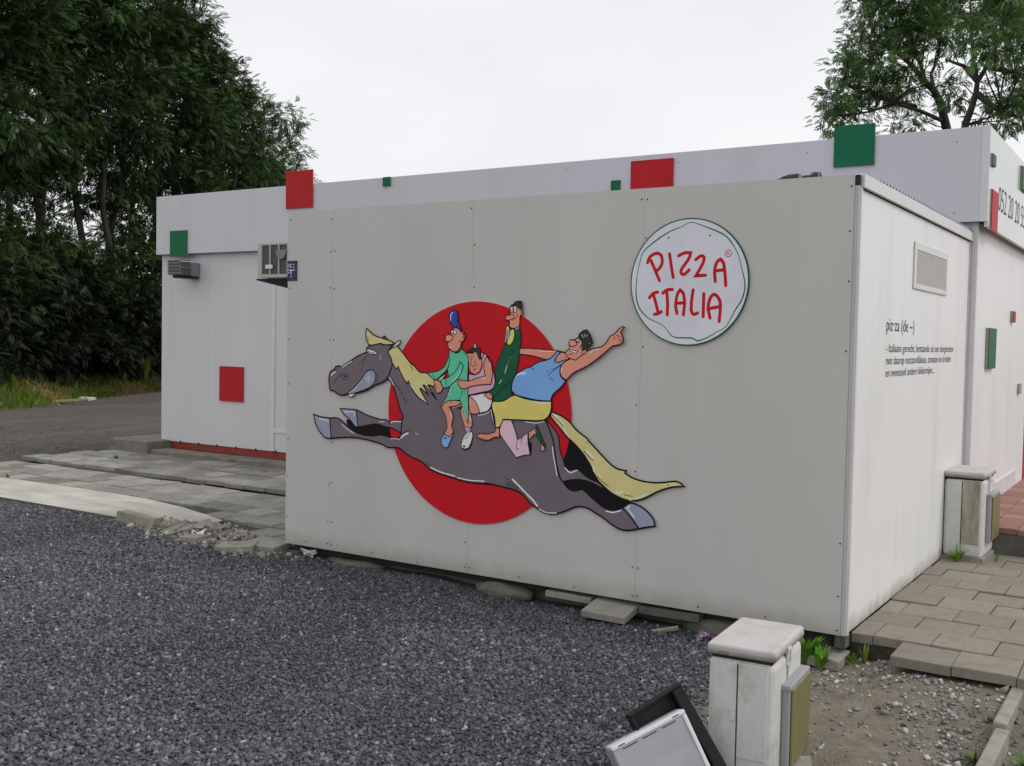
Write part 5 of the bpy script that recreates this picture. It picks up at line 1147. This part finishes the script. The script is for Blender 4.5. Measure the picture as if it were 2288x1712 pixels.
# thick hedge mass behind the trunks
def hedge():
    root = tag(empty('hedge', row_pt(8, -3) + (-0.1,)), 'dense dark thicket behind the trunks of the ash row', kind='stuff')
    n = 15000
    t = RNG.uniform(0, 27, n); off = RNG.normal(-2.6, 0.8, n); z = RNG.uniform(0, 1, n) ** 0.9 * (3.1 + 0.5 * np.sin(t * 1.3) + 0.4 * np.sin(t * 2.9))
    x = -23.0 - 0.42 * t + 0.91 * off; y = 6.0 + 0.91 * t + 0.42 * off
    o = foliage('thicket', np.c_[x, y, z], np.c_[np.full(n, 0.6), np.full(n, -0.5), np.full(n, 0.2)], 1.15, leaf_tones(n, UND_SHADED), root)
    o['kind'] = 'stuff'
hedge()
# grass bank
def bank_z(x, y):
    t = -(x + 23.0) * 0.42 + (y - 6.0) * 0.91; off = (x + 23.0) * 0.91 + (y - 6.0) * 0.42
    edge = 3.45 + 0.45 * np.exp(-((t - 0.8) / 1.8) ** 2)
    return -0.13 + 0.50 * np.clip((edge - off) / 2.0, 0, 1) ** 0.8 * (0.35 + 1.05 * np.exp(-((t - 0.8) / 2.1) ** 2)) + (vnoise(x, y, 1.7, 4) - 0.5) * 0.10
mat('bank_soil', (0.07, 0.062, 0.035, 1), 0.95, var=0.4, vscale=8, bump=0.02, bscale=20, dirt=(0.10, 0.10, 0.03, 1), dscale=1.5, damt=0.8)
X0 = np.arange(-40, -16.5, 0.3); Y0 = np.arange(1, 36, 0.3)
tag(grid('bank', X0, Y0, lambda x, y: np.where((x + 23.0) * 0.91 + (y - 6.0) * 0.42 < 4.2, bank_z(x, y), -0.4), 'bank_soil'), 'low overgrown bank under the ash trees', kind='structure')
def blades(name, P, h, w, tones, label):
    n = len(P); a = RNG.uniform(0, 2 * np.pi, n); lean = RNG.normal(0, 0.35, (n, 2)) * h[:, None]
    s = np.c_[np.cos(a), np.sin(a), np.zeros(n)] * w[:, None] / 2
    top = P + np.c_[lean, h]; mid = P + np.c_[lean * 0.3, h * 0.55]
    V = np.stack([P - s, P + s, mid + s * .7, top, mid - s * .7], 1)
    F = (np.array([0, 1, 2, 3, 4])[None] + 5 * np.arange(n)[:, None]).reshape(-1)
    me = bpy.data.meshes.new(name); me.vertices.add(n * 5); me.vertices.foreach_set('co', V.reshape(-1).astype(np.float32))
    me.loops.add(n * 5); me.loops.foreach_set('vertex_index', F.astype(np.int32)); me.polygons.add(n)
    me.polygons.foreach_set('loop_start', np.arange(0, n * 5, 5, dtype=np.int32)); me.polygons.foreach_set('loop_total', np.full(n, 5, np.int32))
    at = me.color_attributes.new('tone', 'FLOAT_COLOR', 'POINT'); at.data.foreach_set('color', np.repeat(np.c_[tones, np.ones(n)], 5, 0).reshape(-1).astype(np.float32))
    me.update(calc_edges=True)
    return tag(finish(name, me, 'tree_leaf'), label, kind='stuff')
n = 80000
t = RNG.uniform(-3, 18, n); off = RNG.uniform(1.0, 4.1, n)
edge = 3.45 + 0.45 * np.exp(-((t - 0.8) / 1.8) ** 2)
ok = off < edge + 0.12 * RNG.normal(0, 1, n)
t, off, edge = t[ok], off[ok], edge[ok]
x = -23.0 - 0.42 * t + 0.91 * off; y = 6.0 + 0.91 * t + 0.42 * off; n = len(x)
dry = vnoise(x, y, 0.9, 9); lush = np.exp(-((t - 0.8) / 2.4) ** 2)
hgt = RNG.gamma(4, 0.035, n) * (0.45 + 1.1 * (1 - (off / edge))) + 0.03
tn = np.where((dry > 0.62)[:, None], np.array([0.24, 0.19, 0.075]), np.array([0.12, 0.17, 0.03])) * np.exp(RNG.normal(0, 0.3, n))[:, None] * (0.5 + 0.7 * lush)[:, None]
blades('grass', np.c_[x, y, bank_z(x, y) - 0.01], hgt, RNG.uniform(0.012, 0.03, n), tn, 'rough green and straw coloured grass on the bank by the lane')
# tall weeds at the bank, litter
for i, (tt, of, h, lab) in enumerate(((7.6, 2.6, 1.25, 'tall leafy weed spire below the sky gap, left of the pair'), (10.0, 2.6, 1.35, 'tall weed with pale flower heads, right of the pair'), (12.2, 2.6, 1.1, 'tall weed next to the corner of the long building'))):
    xx, yy_ = row_pt(tt, of)
    r = weed((xx, yy_, 0.0), 46, h, 0.22, 0.10, lab, 80 + i, (0.085, 0.12, 0.025), 'tall_weed')
    r['group'] = 'tall weeds on the bank'
loose('flat_stone', -20.9, 9.9, -0.06, 0.55, 0.35, 0.06, (0.05, 0.03, 0.4), 'pale_concrete', 'flat pale stone lying on the far edge of the lane', 'stone')
loose('branch', -20.0, 8.6, -0.03, 1.3, 0.06, 0.05, (0.0, -0.06, 1.0), 'wood', 'fallen branch at the edge of the grass bank', 'branch')

# ash trees beyond the long building: limbs and crown lobes in metres
RIGHT_A = dict(base=(-2.27, 15.61, -0.2),
  limbs=[ ([(-2.57, 15.61, 5.71), (-2.69, 15.56, 6.21), (-2.77, 15.28, 6.41), (-2.86, 14.99, 6.49), (-3.02, 14.66, 6.74), (-3.22, 14.18, 6.92), (-3.47, 13.68, 7.14), (-3.52, 13.42, 7.40)], 0.085, 0.015), ([(-2.77, 15.28, 6.41), (-2.86, 15.48, 6.75), (-2.82, 15.88, 7.15), (-2.87, 16.24, 7.69), (-2.92, 16.59, 8.33)], 0.04, 0.012), ([(-2.63, 15.59, 5.86), (-2.94, 15.03, 5.98), (-3.26, 14.47, 6.04), (-3.56, 13.79, 5.79), (-3.93, 13.30, 5.66)], 0.042, 0.012), ([(-3.00, 14.88, 6.03), (-3.56, 15.24, 6.28), (-4.17, 15.34, 6.56), (-4.52, 15.48, 6.79)], 0.05, 0.02), ([(-2.86, 14.99, 6.49), (-3.14, 15.79, 7.09), (-3.50, 16.31, 7.66), (-3.76, 16.65, 8.29)], 0.045, 0.012) ],
  lobes=[ ((-3.51, 13.51, 7.37), (0.33, 0.43, 0.28)), ((-3.34, 14.19, 7.25), (0.39, 0.51, 0.33)), ((-4.28, 15.75, 7.53), (0.35, 0.46, 0.30)), ((-4.30, 14.87, 6.93), (0.29, 0.38, 0.25)), ((-3.36, 13.60, 6.62), (0.37, 0.48, 0.31)), ((-3.26, 15.00, 7.40), (0.41, 0.53, 0.35)), ((-3.07, 15.32, 7.84), (0.37, 0.48, 0.31)), ((-2.95, 14.12, 6.50), (0.31, 0.41, 0.27)), ((-4.14, 15.55, 6.72), (0.35, 0.46, 0.30)), ((-3.94, 13.27, 5.98), (0.29, 0.38, 0.25)), ((-4.37, 14.06, 6.22), (0.15, 0.19, 0.12)), ((-4.56, 14.40, 5.89), (0.18, 0.23, 0.15)), ((-4.25, 14.27, 5.78), (0.25, 0.33, 0.22)), ((-4.07, 15.00, 6.09), (0.23, 0.30, 0.20)), ((-3.79, 15.78, 6.57), (0.35, 0.46, 0.30)), ((-3.62, 16.73, 6.68), (0.25, 0.33, 0.22)), ((-2.67, 14.81, 7.37), (0.35, 0.46, 0.30)), ((-2.86, 16.12, 8.19), (0.39, 0.51, 0.33)), ((-3.23, 15.95, 5.98), (0.21, 0.28, 0.18)), ((-3.16, 14.43, 5.53), (0.23, 0.30, 0.20)), ((-2.36, 13.87, 6.13), (0.14, 0.18, 0.12)), ((-2.87, 17.27, 6.65), (0.14, 0.18, 0.12)), ((-3.27, 14.52, 8.21), (0.55, 0.71, 0.46)), ((-3.75, 14.26, 8.05), (0.29, 0.38, 0.25)) ])
RIGHT_B = dict(base=(-1.41, 12.57, -0.2),
  limbs=[ ([(-1.71, 12.57, 5.16), (-1.63, 12.63, 5.44), (-1.58, 12.68, 5.69), (-1.57, 12.70, 5.86), (-1.42, 12.57, 6.06), (-1.26, 12.44, 6.33), (-1.11, 12.32, 6.68)], 0.06, 0.02), ([(-1.58, 12.69, 5.89), (-1.81, 12.79, 6.17), (-2.10, 12.85, 6.32)], 0.05, 0.015), ([(-1.57, 12.70, 5.86), (-1.69, 12.99, 6.27), (-1.80, 13.31, 6.87), (-1.87, 13.53, 7.44)], 0.04, 0.015), ([(-1.55, 12.70, 5.66), (-1.40, 12.55, 5.50), (-1.13, 12.35, 5.26), (-0.83, 12.30, 5.14)], 0.06, 0.02), ([(-1.42, 12.57, 6.06), (-1.13, 13.23, 6.09), (-0.83, 13.79, 6.35)], 0.05, 0.02) ],
  lobes=[ ((-2.01, 13.98, 7.36), (0.31, 0.41, 0.27)), ((-1.73, 12.96, 6.68), (0.31, 0.41, 0.27)), ((-1.80, 12.47, 6.46), (0.18, 0.24, 0.15)), ((-1.64, 13.76, 7.16), (0.22, 0.28, 0.18)), ((-1.07, 11.25, 6.27), (0.35, 0.45, 0.30)), ((-1.23, 13.77, 7.16), (0.40, 0.52, 0.34)), ((-1.12, 12.53, 6.38), (0.35, 0.45, 0.30)), ((-1.39, 11.25, 5.90), (0.18, 0.24, 0.15)), ((-1.51, 13.36, 6.06), (0.17, 0.22, 0.14)), ((-1.47, 14.44, 6.48), (0.22, 0.28, 0.18)), ((-0.89, 12.02, 5.87), (0.18, 0.24, 0.15)), ((-1.36, 13.32, 5.72), (0.25, 0.32, 0.21)), ((-0.98, 12.28, 5.39), (0.31, 0.41, 0.27)), ((-1.34, 13.75, 5.46), (0.27, 0.34, 0.23)), ((-1.54, 13.54, 5.47), (0.18, 0.24, 0.15)), ((-0.78, 12.12, 5.57), (0.23, 0.30, 0.20)), ((-1.06, 14.33, 6.85), (0.40, 0.52, 0.34)), ((-0.82, 13.76, 5.49), (0.40, 0.52, 0.34)), ((-1.93, 13.16, 5.95), (0.13, 0.17, 0.11)), ((-2.04, 13.61, 5.83), (0.12, 0.16, 0.11)), ((-0.47, 13.17, 6.64), (0.63, 0.82, 0.54)), ((-0.56, 14.34, 6.01), (0.63, 0.82, 0.54)), ((-2.25, 13.81, 7.93), (0.55, 0.71, 0.46)), ((-1.09, 11.55, 7.11), (0.63, 0.82, 0.54)), ((-0.82, 14.62, 7.84), (0.63, 0.82, 0.54)) ])

for T, lab, nc, per in ((RIGHT_A, 'big spreading ash tree behind the long building, left of the pair', 330, 13), (RIGHT_B, 'leaning ash tree at the top right corner, nearer of the pair', 370, 13)):
    l0 = T['limbs'][0][0]
    b = Vector(T['base']); first = Vector(l0[0])
    limbs = [([b, b.lerp(first, 0.5) + Vector((0.08, 0.05, 0)), first] , T['limbs'][0][1] * 1.3, T['limbs'][0][1])] + [([Vector(q) for q in l], a, c) for l, a, c in T['limbs']]
    tree('ash_tree', T['base'], T['lobes'], nc, per, (0.075, 0.14, 0.05), lab, limbs, 0.25, 0.40, 'ash trees behind the building')
